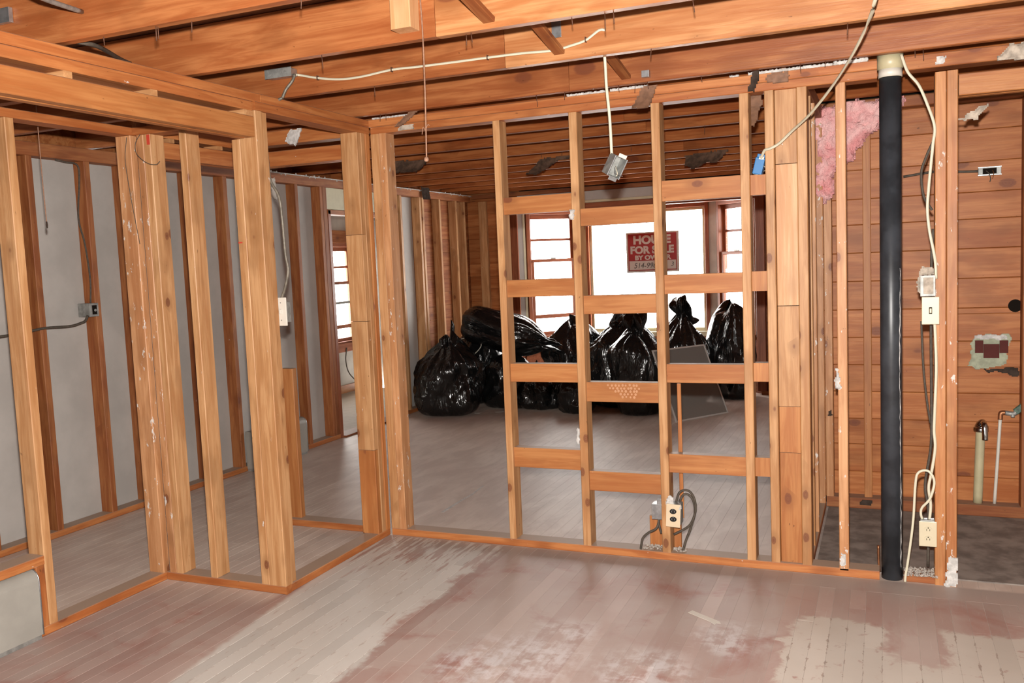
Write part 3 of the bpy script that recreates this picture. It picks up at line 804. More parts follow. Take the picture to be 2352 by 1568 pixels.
# ---- back wall of the far room with bay opening
wk = empty('wall_back', (-2.5, 9.45, 0), 'far wall with the bay opening and gypsum strip above', 'wall', kind='structure')
KY0, KY1 = 9.41, 9.50
z = 0.02
while z < 2.27:
    board(wk, 'sheathing_plank', (-4.52, -3.86), (KY1, KY1 + 0.02), (z, z + 0.1455), BOARD)
    board(wk, 'sheathing_plank', (-1.20, -0.38), (KY1, KY1 + 0.02), (z, z + 0.1455), OLDSHADEW)
    z += 0.146
bx(wk, 'light_stop_backing', (-4.60, -3.84), (KY1 + 0.024, KY1 + 0.05), (0, 2.47), DARKHOLE, 0)  # added behind the planks to stop daylight leaking through
bx(wk, 'light_stop_backing', (-1.165, -0.36), (KY1 + 0.024, KY1 + 0.05), (0, 2.47), DARKHOLE, 0)
bx(wl, 'light_stop_backing', (DX0 - 0.05, DX0 - 0.026), (7.75, 9.55), (0, 2.47), DARKHOLE, 0)
bx(wk, 'light_stop_backing', (-4.60, -0.36), (KY1 + 0.024, KY1 + 0.05), (2.13, 2.47), DARKHOLE, 0)
board(wk, 'bottom_plate', (-4.43, -3.86), (KY0, KY1), (0.0, 0.039), PLATE)
board(wk, 'bottom_plate', (-1.18, -0.38), (KY0, KY1), (0.0, 0.039), PLATE)
board(wk, 'stud', (-4.36, -4.26), (KY0 + 0.045, KY1), (0.0395, 2.2), STUD)
board(wk, 'stud', (-3.95, -3.86), (KY0, KY1), (0.0395, 2.12), FRAMEW)
board(wk, 'stud', (-1.22, -1.13), (KY0, KY1), (0.0395, 2.06), FRAMEW)
board(wk, 'stud', (-0.80, -0.76), (KY0, KY1), (0.0395, 2.2), OLDSHADEW)
board(wk, 'top_plate', (-4.43, -0.38), (KY0 + 0.01, KY1), (2.235, 2.283), OLDSHADEW)
bx(wk, 'gypsum_strip', (-3.86, -1.2), (KY0 + 0.03, KY1), (2.135, 2.234), DRYWALL, 0.002)
board(wk, 'trim_strip', (-3.86, -1.2), (KY0, KY1), (2.105, 2.133), CREAM)
board(wk, 'bay_header', (-3.86, -1.2), (KY0 + 0.01, KY1), (2.035, 2.104), FRAMEW)
# bay: floor edge, soffit, low walls, corner posts
soff = bmesh.new()
def extr(name, pts, z0, z1, mat, parent):
    me = bpy.data.meshes.new(name)
    n = len(pts)
    me.from_pydata([(x, y, z0) for x, y in pts] + [(x, y, z1) for x, y in pts], [],
                   [tuple(reversed(range(n))), tuple(range(n, 2 * n))] + [(i, (i + 1) % n, n + (i + 1) % n, n + i) for i in range(n)])
    return link(name, me, mat, parent)
soff.free()
BL0, BL1, BR1, BR0 = (-3.84, 9.50), (-3.30, 10.02), (-1.72, 10.02), (-1.19, 9.50)
extr('bay_soffit', [(-3.86, 9.5), (-1.17, 9.5), (-1.70, 10.12), (-3.32, 10.12)], 2.065, 2.12, FRAMEW, wk)
extr('bay_low_wall', [BL1, BR1, (-1.72, 10.1), (-3.30, 10.1)], 0.0, 0.60, FRAMEW, wk)
extr('bay_low_wall', [BL0, BL1, (-3.36, 10.09), (-3.90, 9.56)], 0.0, 0.60, FRAMEW, wk)
extr('bay_low_wall', [BR1, BR0, (-1.13, 9.56), (-1.66, 10.09)], 0.0, 0.60, FRAMEW, wk)
extr('corner_post', [(-3.33, 9.98), (-3.25, 10.02), (-3.25, 10.09), (-3.36, 10.07)], 0.60, 2.065, GREYWALL, wk)
extr('corner_post', [(-1.80, 10.02), (-1.70, 9.98), (-1.66, 10.07), (-1.80, 10.09)], 0.60, 2.065, GREYWALL, wk)
extr('side_casing', [(-3.86, 9.43), (-3.80, 9.47), (-3.82, 9.56), (-3.90, 9.56)], 0.60, 2.065, DRYWALL, wk)
extr('side_casing', [(-3.81, 9.46), (-3.79, 9.475), (-3.80, 9.50), (-3.83, 9.50)], 0.60, 2.065, CREAM, wk)
extr('side_casing', [(-1.23, 9.47), (-1.18, 9.43), (-1.13, 9.56), (-1.20, 9.56)], 0.60, 2.065, DRYWALL, wk)

def window(name, label, a, b, z0, z1, kind):
    """window standing on the line a-b (left to right as seen from the room)"""
    a, b = Vector((*a, 0)), Vector((*b, 0))
    d = (b - a); W = d.length
    e = empty(name, ((a.x + b.x) / 2, (a.y + b.y) / 2, z0), label, 'window', kind='structure')
    ang = math.atan2(d.y, d.x)
    e.rotation_euler = (0, 0, ang)
    H = z1 - z0
    def piece(nm, xr, yr, zr, mat):
        dd = (xr[1] - xr[0], yr[1] - yr[0], zr[1] - zr[0])
        if dd[2] > dd[0]:
            me, rt = prism_mesh(nm, dd[2], dd[1], dd[0], 0.003), (0, -math.pi / 2, 0)
        else:
            me, rt = prism_mesh(nm, dd[0], dd[1], dd[2], 0.003), (0, 0, 0)
        o = bpy.data.objects.new(nm, me); COL.objects.link(o); me.materials.append(mat)
        o.parent = e
        o.location = ((xr[0] + xr[1]) / 2, (yr[0] + yr[1]) / 2, (zr[0] + zr[1]) / 2)
        o.rotation_euler = rt
        return o
    w = W / 2
    c = 0.045
    piece('casing', (-w, -w + c), (-0.02, 0.09), (0, H), FRAMEW); piece('casing', (w - c, w), (-0.02, 0.09), (0, H), FRAMEW)
    piece('head_casing', (-w + c, w - c), (-0.02, 0.09), (H - c, H), FRAMEW)
    piece('sill', (-w, w), (-0.06, 0.09), (-0.03, 0.022), FRAMEW if kind != 'fixed' else CREAM)
    i = w - c
    if kind == 'fixed':
        s = 0.032
        piece('stop', (-i, -i + s), (0.02, 0.06), (0.022, H - c), CREAM); piece('stop', (i - s, i), (0.02, 0.06), (0.022, H - c), CREAM)
        piece('stop', (-i + s, i - s), (0.02, 0.06), (H - c - s, H - c), CREAM); piece('stop', (-i + s, i - s), (0.02, 0.06), (0.022, 0.06), CREAM)
        piece('pane', (-i + s, i - s), (0.038, 0.042), (0.06, H - c - s), GLASS)
    else:
        s = 0.038
        mid = 0.022 + (H - c - 0.022) * 0.62
        # upper sash (outer track)
        y0, y1 = 0.045, 0.075
        piece('sash_stile', (-i, -i + s), (y0, y1), (mid - 0.02, H - c), FRAMEW); piece('sash_stile', (i - s, i), (y0, y1), (mid - 0.02, H - c), FRAMEW)
        piece('sash_rail', (-i + s, i - s), (y0, y1), (H - c - 0.05, H - c), FRAMEW)
        mu = (mid + H - c - 0.05) / 2
        piece('muntin', (-i + s, i - s), (y0, y1), (mu - 0.014, mu + 0.014), FRAMEW)
        piece('pane', (-i + s, i - s), (0.058, 0.062), (mid, mu - 0.014), GLASS); piece('pane', (-i + s, i - s), (0.058, 0.062), (mu + 0.014, H - c - 0.05), GLASS)
        # lower sash (inner track)
        y0, y1 = 0.0, 0.035
        piece('sash_stile', (-i, -i + s + 0.01), (y0, y1), (0.022, mid + 0.005), FRAMEW); piece('sash_stile', (i - s - 0.01, i), (y0, y1), (0.022, mid + 0.005), FRAMEW)
        piece('meeting_rail', (-i, i), (y0, y1), (mid - 0.018, mid + 0.018), FRAMEW)
        piece('sash_rail', (-i + s, i - s), (y0, y1), (0.022, 0.06), FRAMEW)
        m1 = 0.022 + (mid - 0.022) * 0.66
        m2 = 0.022 + (mid - 0.022) * 0.25
        piece('muntin', (-i + s, i - s), (y0, y1), (m1 - 0.015, m1 + 0.015), STEELDULL)
        piece('muntin', (-i + s, i - s), (y0, y1), (m2 - 0.022, m2 + 0.022), FRAMEW)
        for za, zb in ((0.06, m2 - 0.022), (m2 + 0.022, m1 - 0.015), (m1 + 0.015, mid - 0.018)):
            piece('pane', (-i + s, i - s), (0.015, 0.019), (za, zb), GLASS)
        piece('sash_lock', (-0.03, 0.03), (-0.012, 0.02), (mid + 0.018, mid + 0.034), STEELDULL)
    return e
window('window_1', 'narrow double hung window on the left side of the bay', (-3.80, 9.52), (-3.33, 10.0), 0.60, 2.065, 'hung')
window('window_2', 'wide picture window in the middle of the bay behind the sale sign', (-3.25, 10.03), (-1.80, 10.03), 0.60, 2.065, 'fixed')
window('window_3', 'narrow double hung window on the right side of the bay', (-1.70, 10.0), (-1.23, 9.52), 0.60, 2.065, 'hung')
wp = window('window_4', 'tall porch window seen through the left doorway', (-6.03, 8.2), (-6.03, 9.35), 0.60, 1.80, 'hung')

# ---- wall between far room and the small wet room, and the boarded wall
wp = empty('wall_partition', (-0.36, 6.5, 0), 'boarded partition beside the black pipe running away to the far room', 'wall', kind='structure')
z = 0.0
k = 0
while z < 2.25:
    board(wp, 'sheathing_plank', (-0.425, -0.405), (4.255, 9.41), (z, z + 0.158), OLDSHADEW)
    z += 0.160
board(wp, 'bottom_plate', (-0.404, -0.312), (4.255, 5.29), (0.0, 0.039), PLATE)
for y in (4.26, 4.68, 5.235):
    board(wp, 'stud', (-0.404, -0.312), (y, y + SW), (0.039, 2.2), STUDW)
board(wp, 'stud', (-0.402, -0.315), (4.45, 4.491), (0.039, 2.2), STUD)
board(wp, 'top_plate', (-0.404, -0.312), (4.25, 9.41), (2.2, 2.272), OLDSHADEW)

wr = empty('wall_right', (0.5, 5.38, 0), 'wall of wide horizontal orange pine boards behind the black pipe', 'wall', kind='structure')
RY0, RY1 = 5.292, 5.384
zj = [-0.11, 0.045, 0.198, 0.358, 0.507, 0.664, 0.818, 0.975, 1.132, 1.293, 1.453, 1.611, 1.754, 1.915, 2.082, 2.225, 2.30]
random.seed(5)
for a, b in zip(zj[1:-1], zj[2:]):
    xb = random.choice([0.33, 0.30, 1.0, 1.2])
    dy = random.uniform(0, 0.003)
    board(wr, 'sheathing_plank', (-0.44, xb), (RY1 + dy, RY1 + dy + 0.02), (a + 0.0006, b - 0.0006), BOARD)
    board(wr, 'sheathing_plank', (xb + 0.002, 1.75), (RY1 + dy, RY1 + dy + 0.02), (a + 0.0006, b - 0.0006), BOARD)
bx(wr, 'light_stop_backing', (-0.44, 1.75), (RY1 + 0.024, RY1 + 0.05), (0, 2.47), DARKHOLE, 0)
board(wr, 'bottom_plate', (-0.31, 1.70), (RY0, RY1), (0.005, 0.066), OLDSHADEW)
board(wr, 'top_plate', (-0.31, 1.70), (RY0, RY1), (2.226, 2.283), OLDSHADEW)
board(wr, 'stud', (-0.108, -0.066), (RY0 + 0.03, RY1 - 0.0005), (0.066, 2.225), BLOCK)
board(wr, 'stud', (-0.311, -0.270), (RY0, RY1), (0.066, 2.225), STUDW)
board(wr, 'stud', (0.668, 0.71), (RY0, RY1), (0.066, 2.225), OLDSHADEW)
# two thicker boards proud of the rest behind the tiles
board(wr, 'ledge_board', (0.30, 0.666), (RY1 - 0.024, RY1 - 0.001), (0.955, 1.103), BOARD)
board(wr, 'ledge_board', (0.30, 0.666), (RY1 - 0.024, RY1 - 0.001), (0.812, 0.952), BOARD)
rough_slab(wr, 'rotted_gap', [(0.52, 0.0), (0.665, -0.03), (0.665, 0.02), (0.5, 0.02)], DARKPAPER, (0, RY1, 0.79), 0.004, res=0.006, amp=0.003, ragged=0.02, seed=33)
lathe(wr, 'drilled_hole', [(0.034, 0), (0.034, 0.003)], (0.645, RY1 - 0.0005, 1.14), DARKHOLE, seg=20, axis='Y')
rough_slab(wr, 'tar_paper_scrap', [(-0.135, 0), (-0.075, 0), (-0.07, 0.03), (-0.12, 0.035)], DARKPAPER, (0, RY0 - 0.001, 0.03), 0.006, res=0.006, amp=0.003, ragged=0.01, seed=34)
rough_slab(wr, 'tar_paper_scrap', [(-0.30, 0), (-0.275, 0.005), (-0.277, 0.04), (-0.293, 0.03)], DARKPAPER, (0, RY0 - 0.001, 0.53), 0.006, res=0.004, amp=0.003, ragged=0.008, seed=35)
# unseen side wall, added to keep daylight from the right out
we = empty('wall_side_added', (1.75, 2, 0), 'unseen side wall added to keep daylight out on the right', 'wall', kind='structure')
bx(we, 'gypsum_panel', (1.76, 1.80), (-1.6, 5.6), (0, 2.47), DRYWALL, 0.001)
# unseen rear wall behind the camera, added to cut the daylight fill
wz = empty('wall_rear_added', (-1.4, -1.6, 0), 'unseen rear wall added behind the camera to keep daylight out', 'wall', kind='structure')
bx(wz, 'gypsum_panel', (-4.6, -1.5), (-1.64, -1.6), (0, 2.47), DRYWALL, 0.0)
bx(wz, 'gypsum_panel', (-1.498, 1.8), (-1.64, -1.6), (0, 2.47), DRYWALL, 0.0)
#@@THINGS
# ================================================================== THINGS
# ---- black drain pipe
pipe = empty('drain_pipe', (0.028, 4.206, 0.0), 'tall black plastic drain pipe with a cream coupling at the top', 'pipe')
lathe(pipe, 'pipe_body', [(0.0445, 0.0), (0.0445, 2.222)], (0.028, 4.206, 0.0), ABS, seg=40)
cp = lathe(pipe, 'coupling', [(0.047, 0.0), (0.047, 0.035), (0.052, 0.037), (0.053, 0.095)], (0.028, 4.206, 2.200), PVCCREAM, seg=40)
cp['label'] = 'cream coupling with a white band'
lathe(pipe, 'coupling_band', [(0.0478, 0.0), (0.0478, 0.033)], (0.028, 4.206, 2.2005), WHITEPL, seg=40)
lathe(pipe, 'upper_pipe', [(0.0445, 0.0), (0.0445, 0.17)], (0.028, 4.206, 2.296), PVCCREAM, seg=40)

random.seed(77)
drip = []
for k in range(60):
    z = 0.06 + k * 0.0225
    a = math.radians(-38 + random.uniform(-2.5, 2.5) + 4 * math.sin(z * 5))
    drip.append((0.028 + 0.0449 * math.cos(a), 4.206 + 0.0449 * math.sin(a), z))
tube(pipe, 'paint_drip', drip, [random.choice([0.0006, 0.0012, 0.0022, 0.0018]) for _ in drip], PLASTER, seg=6, raw=True)
# ---- pink insulation hanging between the studs
wool = rough_slab(None, 'insulation_batt', [(-0.365, 2.26), (-0.22, 2.278), (0.0, 2.278), (0.10, 2.278), (0.095, 2.22), (0.04, 2.15), (-0.03, 2.115), (-0.096, 2.065), (-0.14, 1.975), (-0.19, 1.945), (-0.235, 1.912), (-0.252, 1.89), (-0.248, 1.80), (-0.30, 1.735), (-0.372, 1.79), (-0.35, 2.02)],
                  WOOL, (0, 5.285, 0), 0.045, res=0.010, amp=0.022, ragged=0.022, seed=41, bulge=0.025)
tag(wool, 'torn pink glass wool insulation hanging beside the black pipe', 'insulation')

# ---- ceiling wiring
jc = empty('ceiling_cable', (-1.7, 3.44, 2.33), 'ivory cable stapled along the ceiling joist from the steel box', 'cable')
jcp = [(-2.46, 3.425, 2.372), (-2.446, 3.438, 2.370), (-2.353, 3.440, 2.347), (-2.238, 3.440, 2.328), (-2.124, 3.440, 2.326), (-1.969, 3.440, 2.337), (-1.840, 3.440, 2.334), (-1.673, 3.440, 2.332), (-1.512, 3.440, 2.331), (-1.356, 3.441, 2.329), (-1.224, 3.441, 2.323), (-1.149, 3.441, 2.332), (-1.085, 3.441, 2.345), (-1.030, 3.441, 2.375), (-1.004, 3.446, 2.374)]
tube(jc, 'cable_run', jcp, 0.0055, CABLE, flat=0.6)
for q in ((-2.353, 2.347), (-1.969, 2.337), (-1.512, 2.331), (-1.085, 2.346)):
    bx(jc, 'staple', (q[0] - 0.0015, q[0] + 0.0015), (3.431, 3.4485), (q[1] - 0.010, q[1] + 0.010), NAIL, 0.0005)
mb = empty('ceiling_box', (-2.54, 3.42, 2.37), 'steel junction box on the joist above the closet corner', 'junction box')
bx(mb, 'box_body', (-2.61, -2.468), (3.40, 3.4485), (2.366, 2.402), STEEL, 0.004)
bx(mb, 'box_lip', (-2.612, -2.466), (3.397, 3.401), (2.363, 2.405), STEELDULL, 0.001)
for dx in (-2.58, -2.50):
    lathe(mb, 'knockout', [(0.008, 0.0), (0.008, 0.0015)], (dx, 3.398, 2.384), STEELDULL, seg=14, axis='Y')
ac = empty('armoured_cable', (-2.5, 3.4, 1.8), 'grey armoured cable dropping from the ceiling box to the loose white switch', 'cable')
tube(ac, 'cable_run', [(-2.462, 3.42, 2.372), (-2.471, 3.41, 2.342), (-2.500, 3.40, 2.307), (-2.520, 3.395, 2.27)], 0.0065, ARMOUR, flat=1.0)
tube(ac, 'cable_run', [(-2.520, 3.395, 2.27), (-2.660, 3.40, 2.23), (-2.66, 3.39, 2.15), (-2.60, 3.36, 2.04), (-2.568, 3.33, 1.906), (-2.526, 3.33, 1.825), (-2.515, 3.33, 1.727), (-2.510, 3.33, 1.569), (-2.500, 3.33, 1.490), (-2.523, 3.33, 1.411), (-2.548, 3.33, 1.36)], 0.0065, ARMOUR)
sw = empty('loose_switch', (-2.54, 3.33, 1.30), 'loose off-white switch plate dangling behind the closet corner post', 'switch')
o = bx(sw, 'cover_plate', (-2.572, -2.516), (3.318, 3.325), (1.236, 1.366), WHITEPL, 0.003)
bx(sw, 'device_box', (-2.568, -2.53), (3.326, 3.372), (1.25, 1.345), STEELDULL, 0.003)
bx(sw, 'toggle', (-2.549, -2.541), (3.308, 3.318), (1.292, 1.312), WHITEPL, 0.002)
for z in (1.262, 1.342):
    lathe(sw, 'screw', [(0.003, 0), (0.003, 0.001)], (-2.545, 3.318, z), STEELDULL, seg=8, axis='Y')

ps = empty('pull_string', (-1.5, 2.85, 1.86), 'long brown pull string with a small knob hanging below the ceiling block', 'string')
tube(ps, 'cord', [(-1.497, 2.84, 2.42), (-1.498, 2.848, 2.30), (-1.501, 2.85, 2.10), (-1.508, 2.85, 1.87)], 0.0028, STRING, seg=6)
lathe(ps, 'knob', [(0.002, 0.018), (0.007, 0.014), (0.009, 0.008), (0.007, 0.002), (0.003, 0.0)], (-1.509, 2.85, 1.853), STRING, seg=14)
tube(ps, 'frayed_end', [(-1.506, 2.85, 1.96), (-1.516, 2.849, 1.975), (-1.521, 2.849, 1.95)], 0.0012, STRING, seg=5)
tube(ps, 'frayed_end', [(-1.506, 2.85, 1.965), (-1.496, 2.849, 1.982), (-1.489, 2.849, 1.978)], 0.0012, STRING, seg=5)

hb = empty('hanging_device_box', (-1.0, 3.52, 1.81), 'open steel device box dangling on an ivory cable below the joists', 'junction box')
tube(hb, 'cable_run', [(-1.030, 3.50, 2.34), (-1.030, 3.515, 2.26), (-1.029, 3.52, 2.169), (-1.020, 3.52, 2.048), (-1.016, 3.52, 1.90), (-1.012, 3.52, 1.875)], 0.0062, CABLE, flat=0.6)
hbm = Matrix.Translation(Vector((-1.005, 3.52, 1.853))) @ Matrix.Rotation(math.radians(28), 4, 'Y') @ Matrix.Rotation(math.radians(42), 4, 'Z')
def hpart(name, xr, yr, zr, mat, bev=0.002):
    o = bx(None, name, xr, yr, zr, mat, bev)
    c = Matrix.Translation(o.location)
    m = hbm @ c
    o.location = m.translation; o.rotation_euler = m.to_euler()
    return attach(o, hb)
hpart('box_wall', (-0.029, -0.027), (-0.030, 0.030), (-0.042, 0.042), STEELDULL, 0.0006)
hpart('box_wall', (0.025, 0.027), (-0.030, 0.030), (-0.042, 0.042), STEELDULL, 0.0006)
hpart('box_wall', (-0.027, 0.025), (-0.030, 0.030), (0.040, 0.042), STEELDULL, 0.0006)
hpart('box_wall', (-0.027, 0.025), (-0.030, 0.030), (-0.042, -0.040), STEELDULL, 0.0006)
hpart('box_back', (-0.027, 0.025), (0.028, 0.030), (-0.040, 0.040), STEELDULL, 0.0006)
hpart('box_ear', (-0.018, 0.018), (-0.032, -0.029), (0.042, 0.056), WHITEPL, 0.0006)
hpart('box_ear', (-0.018, 0.018), (-0.032, -0.029), (-0.056, -0.042), STEEL, 0.0006)
hpart('box_rim', (-0.0305, -0.0265), (-0.0325, -0.0295), (-0.043, 0.043), STEEL, 0.0006)
hpart('box_rim', (0.0245, 0.0285), (-0.0325, -0.0295), (-0.043, 0.043), STEEL, 0.0006)
tube(hb, 'loose_wire', [(-0.995, 3.50, 1.85), (-0.985, 3.47, 1.835), (-0.978, 3.46, 1.815), (-0.982, 3.455, 1.805)], 0.0018, CABLE, seg=6)
tube(hb, 'loose_wire', [(-1.0, 3.50, 1.845), (-0.99, 3.465, 1.82), (-0.972, 3.455, 1.81), (-0.955, 3.45, 1.803)], 0.0014, STEEL, seg=6)

bb = empty('blue_device_box', (-0.52, 4.2, 1.83), 'blue plastic device box on an ivory cable hung between two studs', 'junction box')
tube(bb, 'cable_run', [(0.0, 2.98, 2.36), (-0.022, 3.10, 2.255), (-0.051, 3.30, 2.224), (-0.106, 3.50, 2.169), (-0.186, 3.75, 2.111), (-0.282, 3.95, 2.044), (-0.364, 4.08, 2.0), (-0.423, 4.125, 1.957), (-0.462, 4.135, 1.939), (-0.489, 4.148, 1.934), (-0.503, 4.17, 1.915), (-0.512, 4.18, 1.905)], 0.0065, CABLE, flat=0.55)
bbm = Matrix.Translation(Vector((-0.522, 4.205, 1.878))) @ Matrix.Rotation(math.radians(14), 4, 'Y')
def bpart(name, xr, yr, zr, mat, bev=0.002):
    o = bx(None, name, xr, yr, zr, mat, bev)
    m = bbm @ Matrix.Translation(o.location)
    o.location = m.translation; o.rotation_euler = m.to_euler()
    return attach(o, bb)
bpart('box_body', (-0.019, 0.023), (-0.022, 0.030), (-0.045, 0.030), BLUE, 0.003)
bpart('box_cap', (-0.015, 0.021), (-0.020, 0.028), (0.030, 0.046), BLUE, 0.003)
bpart('cable_clamp', (-0.004, 0.018), (-0.024, -0.020), (0.022, 0.036), WHITEPL, 0.001)
tube(bb, 'loose_wire', [(-0.503, 4.19, 1.87), (-0.493, 4.185, 1.862), (-0.491, 4.185, 1.85), (-0.50, 4.19, 1.845)], 0.0012, CABLE, seg=5)

# ---- right hand wiring on the doorway post
rc = empty('post_cable', (0.18, 4.13, 0.3), 'ivory cable running down the doorway post from ceiling to outlet', 'cable')
A1 = [(0.070, 4.130, 2.277), (0.095, 4.130, 2.203), (0.136, 4.130, 2.145), (0.169, 4.130, 2.062), (0.196, 4.130, 1.970), (0.190, 4.130, 1.899), (0.182, 4.130, 1.811), (0.174, 4.130, 1.721), (0.169, 4.130, 1.631), (0.177, 4.130, 1.540), (0.192, 4.130, 1.457), (0.200, 4.135, 1.402), (0.202, 4.138, 1.338)]
tube(rc, 'cable_run', A1, 0.0062, CABLE, flat=0.55)
tube(rc, 'cable_run', [(0.197, 4.134, 1.15), (0.200, 4.134, 1.080), (0.203, 4.134, 0.950), (0.197, 4.134, 0.763), (0.195, 4.134, 0.687), (0.199, 4.134, 0.612), (0.185, 4.134, 0.507), (0.174, 4.134, 0.439), (0.182, 4.136, 0.363), (0.177, 4.136, 0.292)], 0.0062, CABLE, flat=0.55)
gc = empty('grey_cable', (0.19, 4.24, 0.1), 'dark grey cable looping behind the doorway post', 'cable')
tube(gc, 'cable_run', [(0.20, 4.235, 1.93), (0.17, 4.245, 1.86), (0.15, 4.25, 1.79), (0.16, 4.25, 1.69), (0.192, 4.245, 1.63)], 0.0055, CABLEG)
tube(gc, 'cable_run', [(0.196, 4.245, 1.55), (0.190, 4.25, 1.40), (0.188, 4.25, 1.10), (0.19, 4.25, 0.8), (0.188, 4.25, 0.6), (0.165, 4.26, 0.42), (0.178, 4.25, 0.3), (0.176, 4.25, 0.05)], 0.006, CABLEG)
tube(gc, 'cable_run', [(0.150, 4.262, 1.15), (0.158, 4.262, 0.95), (0.172, 4.262, 0.80), (0.186, 4.258, 0.70)], 0.0045, CABLEG)
lp = empty('looped_cable', (0.12, 4.13, 0.04), 'ivory cable looped from the floor into the outlet beside the black pipe', 'cable')
tube(lp, 'cable_run', [(0.080, 4.13, 0.012), (0.082, 4.130, 0.043), (0.091, 4.130, 0.103), (0.112, 4.130, 0.281), (0.122, 4.130, 0.455), (0.134, 4.130, 0.504), (0.169, 4.126, 0.515), (0.191, 4.122, 0.488), (0.194, 4.122, 0.450), (0.177, 4.122, 0.391), (0.148, 4.128, 0.351), (0.143, 4.130, 0.322), (0.151, 4.134, 0.292)], 0.0055, CABLE, flat=0.6)

def cover(root, x0, x1, y, z0, z1, mat): return bx(root, 'cover_plate', (x0, x1), (y, y + 0.006), (z0, z1), mat, 0.003)
s1 = empty('light_switch', (0.18, 4.12, 1.15), 'ivory light switch plate on the doorway post right of the black pipe', 'switch')
cover(s1, 0.146, 0.214, 4.110, 1.147, 1.264, IVORY)
bx(s1, 'toggle', (0.176, 0.184), (4.100, 4.110), (1.196, 1.216), IVORY, 0.002)
bx(s1, 'toggle_slot', (0.174, 0.186), (4.1092, 4.1102), (1.192, 1.220), DARKHOLE, 0.0)
bx(s1, 'device_box', (0.152, 0.197), (4.1165, 4.17), (1.155, 1.255), STEELDULL, 0.003)
for z in (1.175, 1.236):
    lathe(s1, 'screw', [(0.003, 0), (0.003, 0.001)], (0.18, 4.110, z), IVORY, seg=8, axis='Y')
ob = empty('old_box', (0.17, 4.14, 1.27), 'plaster smeared steel box just above the ivory light switch', 'junction box')
bx(ob, 'box_body', (0.143, 0.197), (4.122, 4.175), (1.268, 1.352), STEELDULL, 0.002)
bx(ob, 'box_rim', (0.141, 0.199), (4.118, 4.122), (1.266, 1.354), STEELDULL, 0.001)
bx(ob, 'blank_plate', (0.153, 0.191), (4.113, 4.118), (1.276, 1.345), DIRTYPL, 0.001)
rough_slab(ob, 'plaster_collar', [(0.132, 1.285), (0.142, 1.28), (0.142, 1.355), (0.198, 1.356), (0.190, 1.385), (0.152, 1.392), (0.132, 1.355), (0.127, 1.31)], DIRTYPL, (0, 4.14, 0), 0.015, res=0.005, amp=0.006, ragged=0.006, seed=51)
def duplex(root, cx, y, cz, dz, face, slot, rx=0.0165, rz=0.0145):
    for s in (1, -1):
        z = cz + s * dz
        f = lathe(root, 'receptacle', [(rx, 0.0), (rx, 0.002)], (cx, y, z), face, seg=24, axis='Y')
        for q in f.data.vertices: q.co.y *= rz / rx
        for dx in (-0.0063, 0.0063):
            bx(f, 'slot', (cx + dx - 0.001, cx + dx + 0.001), (y - 0.0026, y - 0.0019), (z - 0.004, z + 0.004), slot, 0)
        lathe(f, 'ground_hole', [(0.0024, 0), (0.0024, 0.0007)], (cx, y - 0.002, z + 0.009), slot, seg=10, axis='Y')
s2 = empty('wall_outlet', (0.17, 4.12, 0.185), 'ivory duplex outlet low on the doorway post by the looped cable', 'outlet')
cover(s2, 0.135, 0.205, 4.110, 0.185, 0.296, IVORY)
duplex(s2, 0.171, 4.110, 0.2385, 0.0205, IVORY, DARKHOLE)
bx(s2, 'device_box', (0.14, 0.198), (4.1165, 4.17), (0.192, 0.300), STEELDULL, 0.003)
for q in (0.155, 0.180):
    bx(s2, 'cable_clamp', (q, q + 0.014), (4.125, 4.14), (0.300, 0.306), STEEL, 0.001)

s3 = empty('stud_outlet', (-0.94, 4.14, 0.175), 'almond outlet with two black receptacles crooked on the third stud', 'outlet')
o3 = cover(s3, -0.977, -0.907, 4.128, 0.177, 0.290, ALMOND)
o3.rotation_euler = (0, math.radians(3), 0)
duplex(s3, -0.942, 4.128, 0.236, 0.019, BLACKPL, STEEL, 0.0165, 0.0125)
bx(s3, 'device_box', (-0.962, -0.908), (4.134, 4.20), (0.188, 0.288), STEELDULL, 0.003)
rough_slab(s3, 'plaster_lump', [(-0.982, 0.285), (-0.935, 0.285), (-0.945, 0.325), (-0.968, 0.328)], PLASTER, (0, 4.146, 0), 0.016, res=0.004, amp=0.006, ragged=0.006, seed=52)
rough_slab(s3, 'plaster_lump', [(-0.918, 0.262), (-0.903, 0.262), (-0.903, 0.29), (-0.915, 0.29)], PLASTER, (0, 4.138, 0), 0.012, res=0.003, amp=0.004, ragged=0.004, seed=53)
s4 = empty('steel_box', (-1.035, 4.2, 0.196), 'small steel junction box on the left of the third stud', 'junction box')
bx(s4, 'box_body', (-1.058, -1.007), (4.170, 4.235), (0.197, 0.272), STEEL, 0.002)
bx(s4, 'box_flange', (-1.030, -1.007), (4.168, 4.171), (0.272, 0.302), STEEL, 0.001)
lathe(s4, 'screw', [(0.0025, 0), (0.0025, 0.001)], (-1.048, 4.1695, 0.24), STEELDULL, seg=8, axis='Y')
mc = empty('loop_cable', (-0.9, 4.19, 0.04), 'brown cable looping out of the crooked outlet and back to the plate', 'cable')
tube(mc, 'cable_run', [(-0.940, 4.19, 0.285), (-0.924, 4.19, 0.331), (-0.896, 4.19, 0.347), (-0.868, 4.19, 0.338), (-0.848, 4.19, 0.297), (-0.847, 4.19, 0.243), (-0.868, 4.19, 0.187), (-0.896, 4.19, 0.157), (-0.955, 4.19, 0.122)], 0.0058, CABLEG)
tube(mc, 'cable_run', [(-0.925, 4.20, 0.285), (-0.907, 4.20, 0.319), (-0.881, 4.20, 0.323), (-0.857, 4.20, 0.292), (-0.852, 4.20, 0.232), (-0.875, 4.20, 0.154), (-0.897, 4.20, 0.098), (-0.914, 4.20, 0.041)], 0.0058, CABLEG)
mc2 = empty('short_cable', (-1.05, 4.17, 0.04), 'brown cable bending from the small steel box to the bottom plate', 'cable')
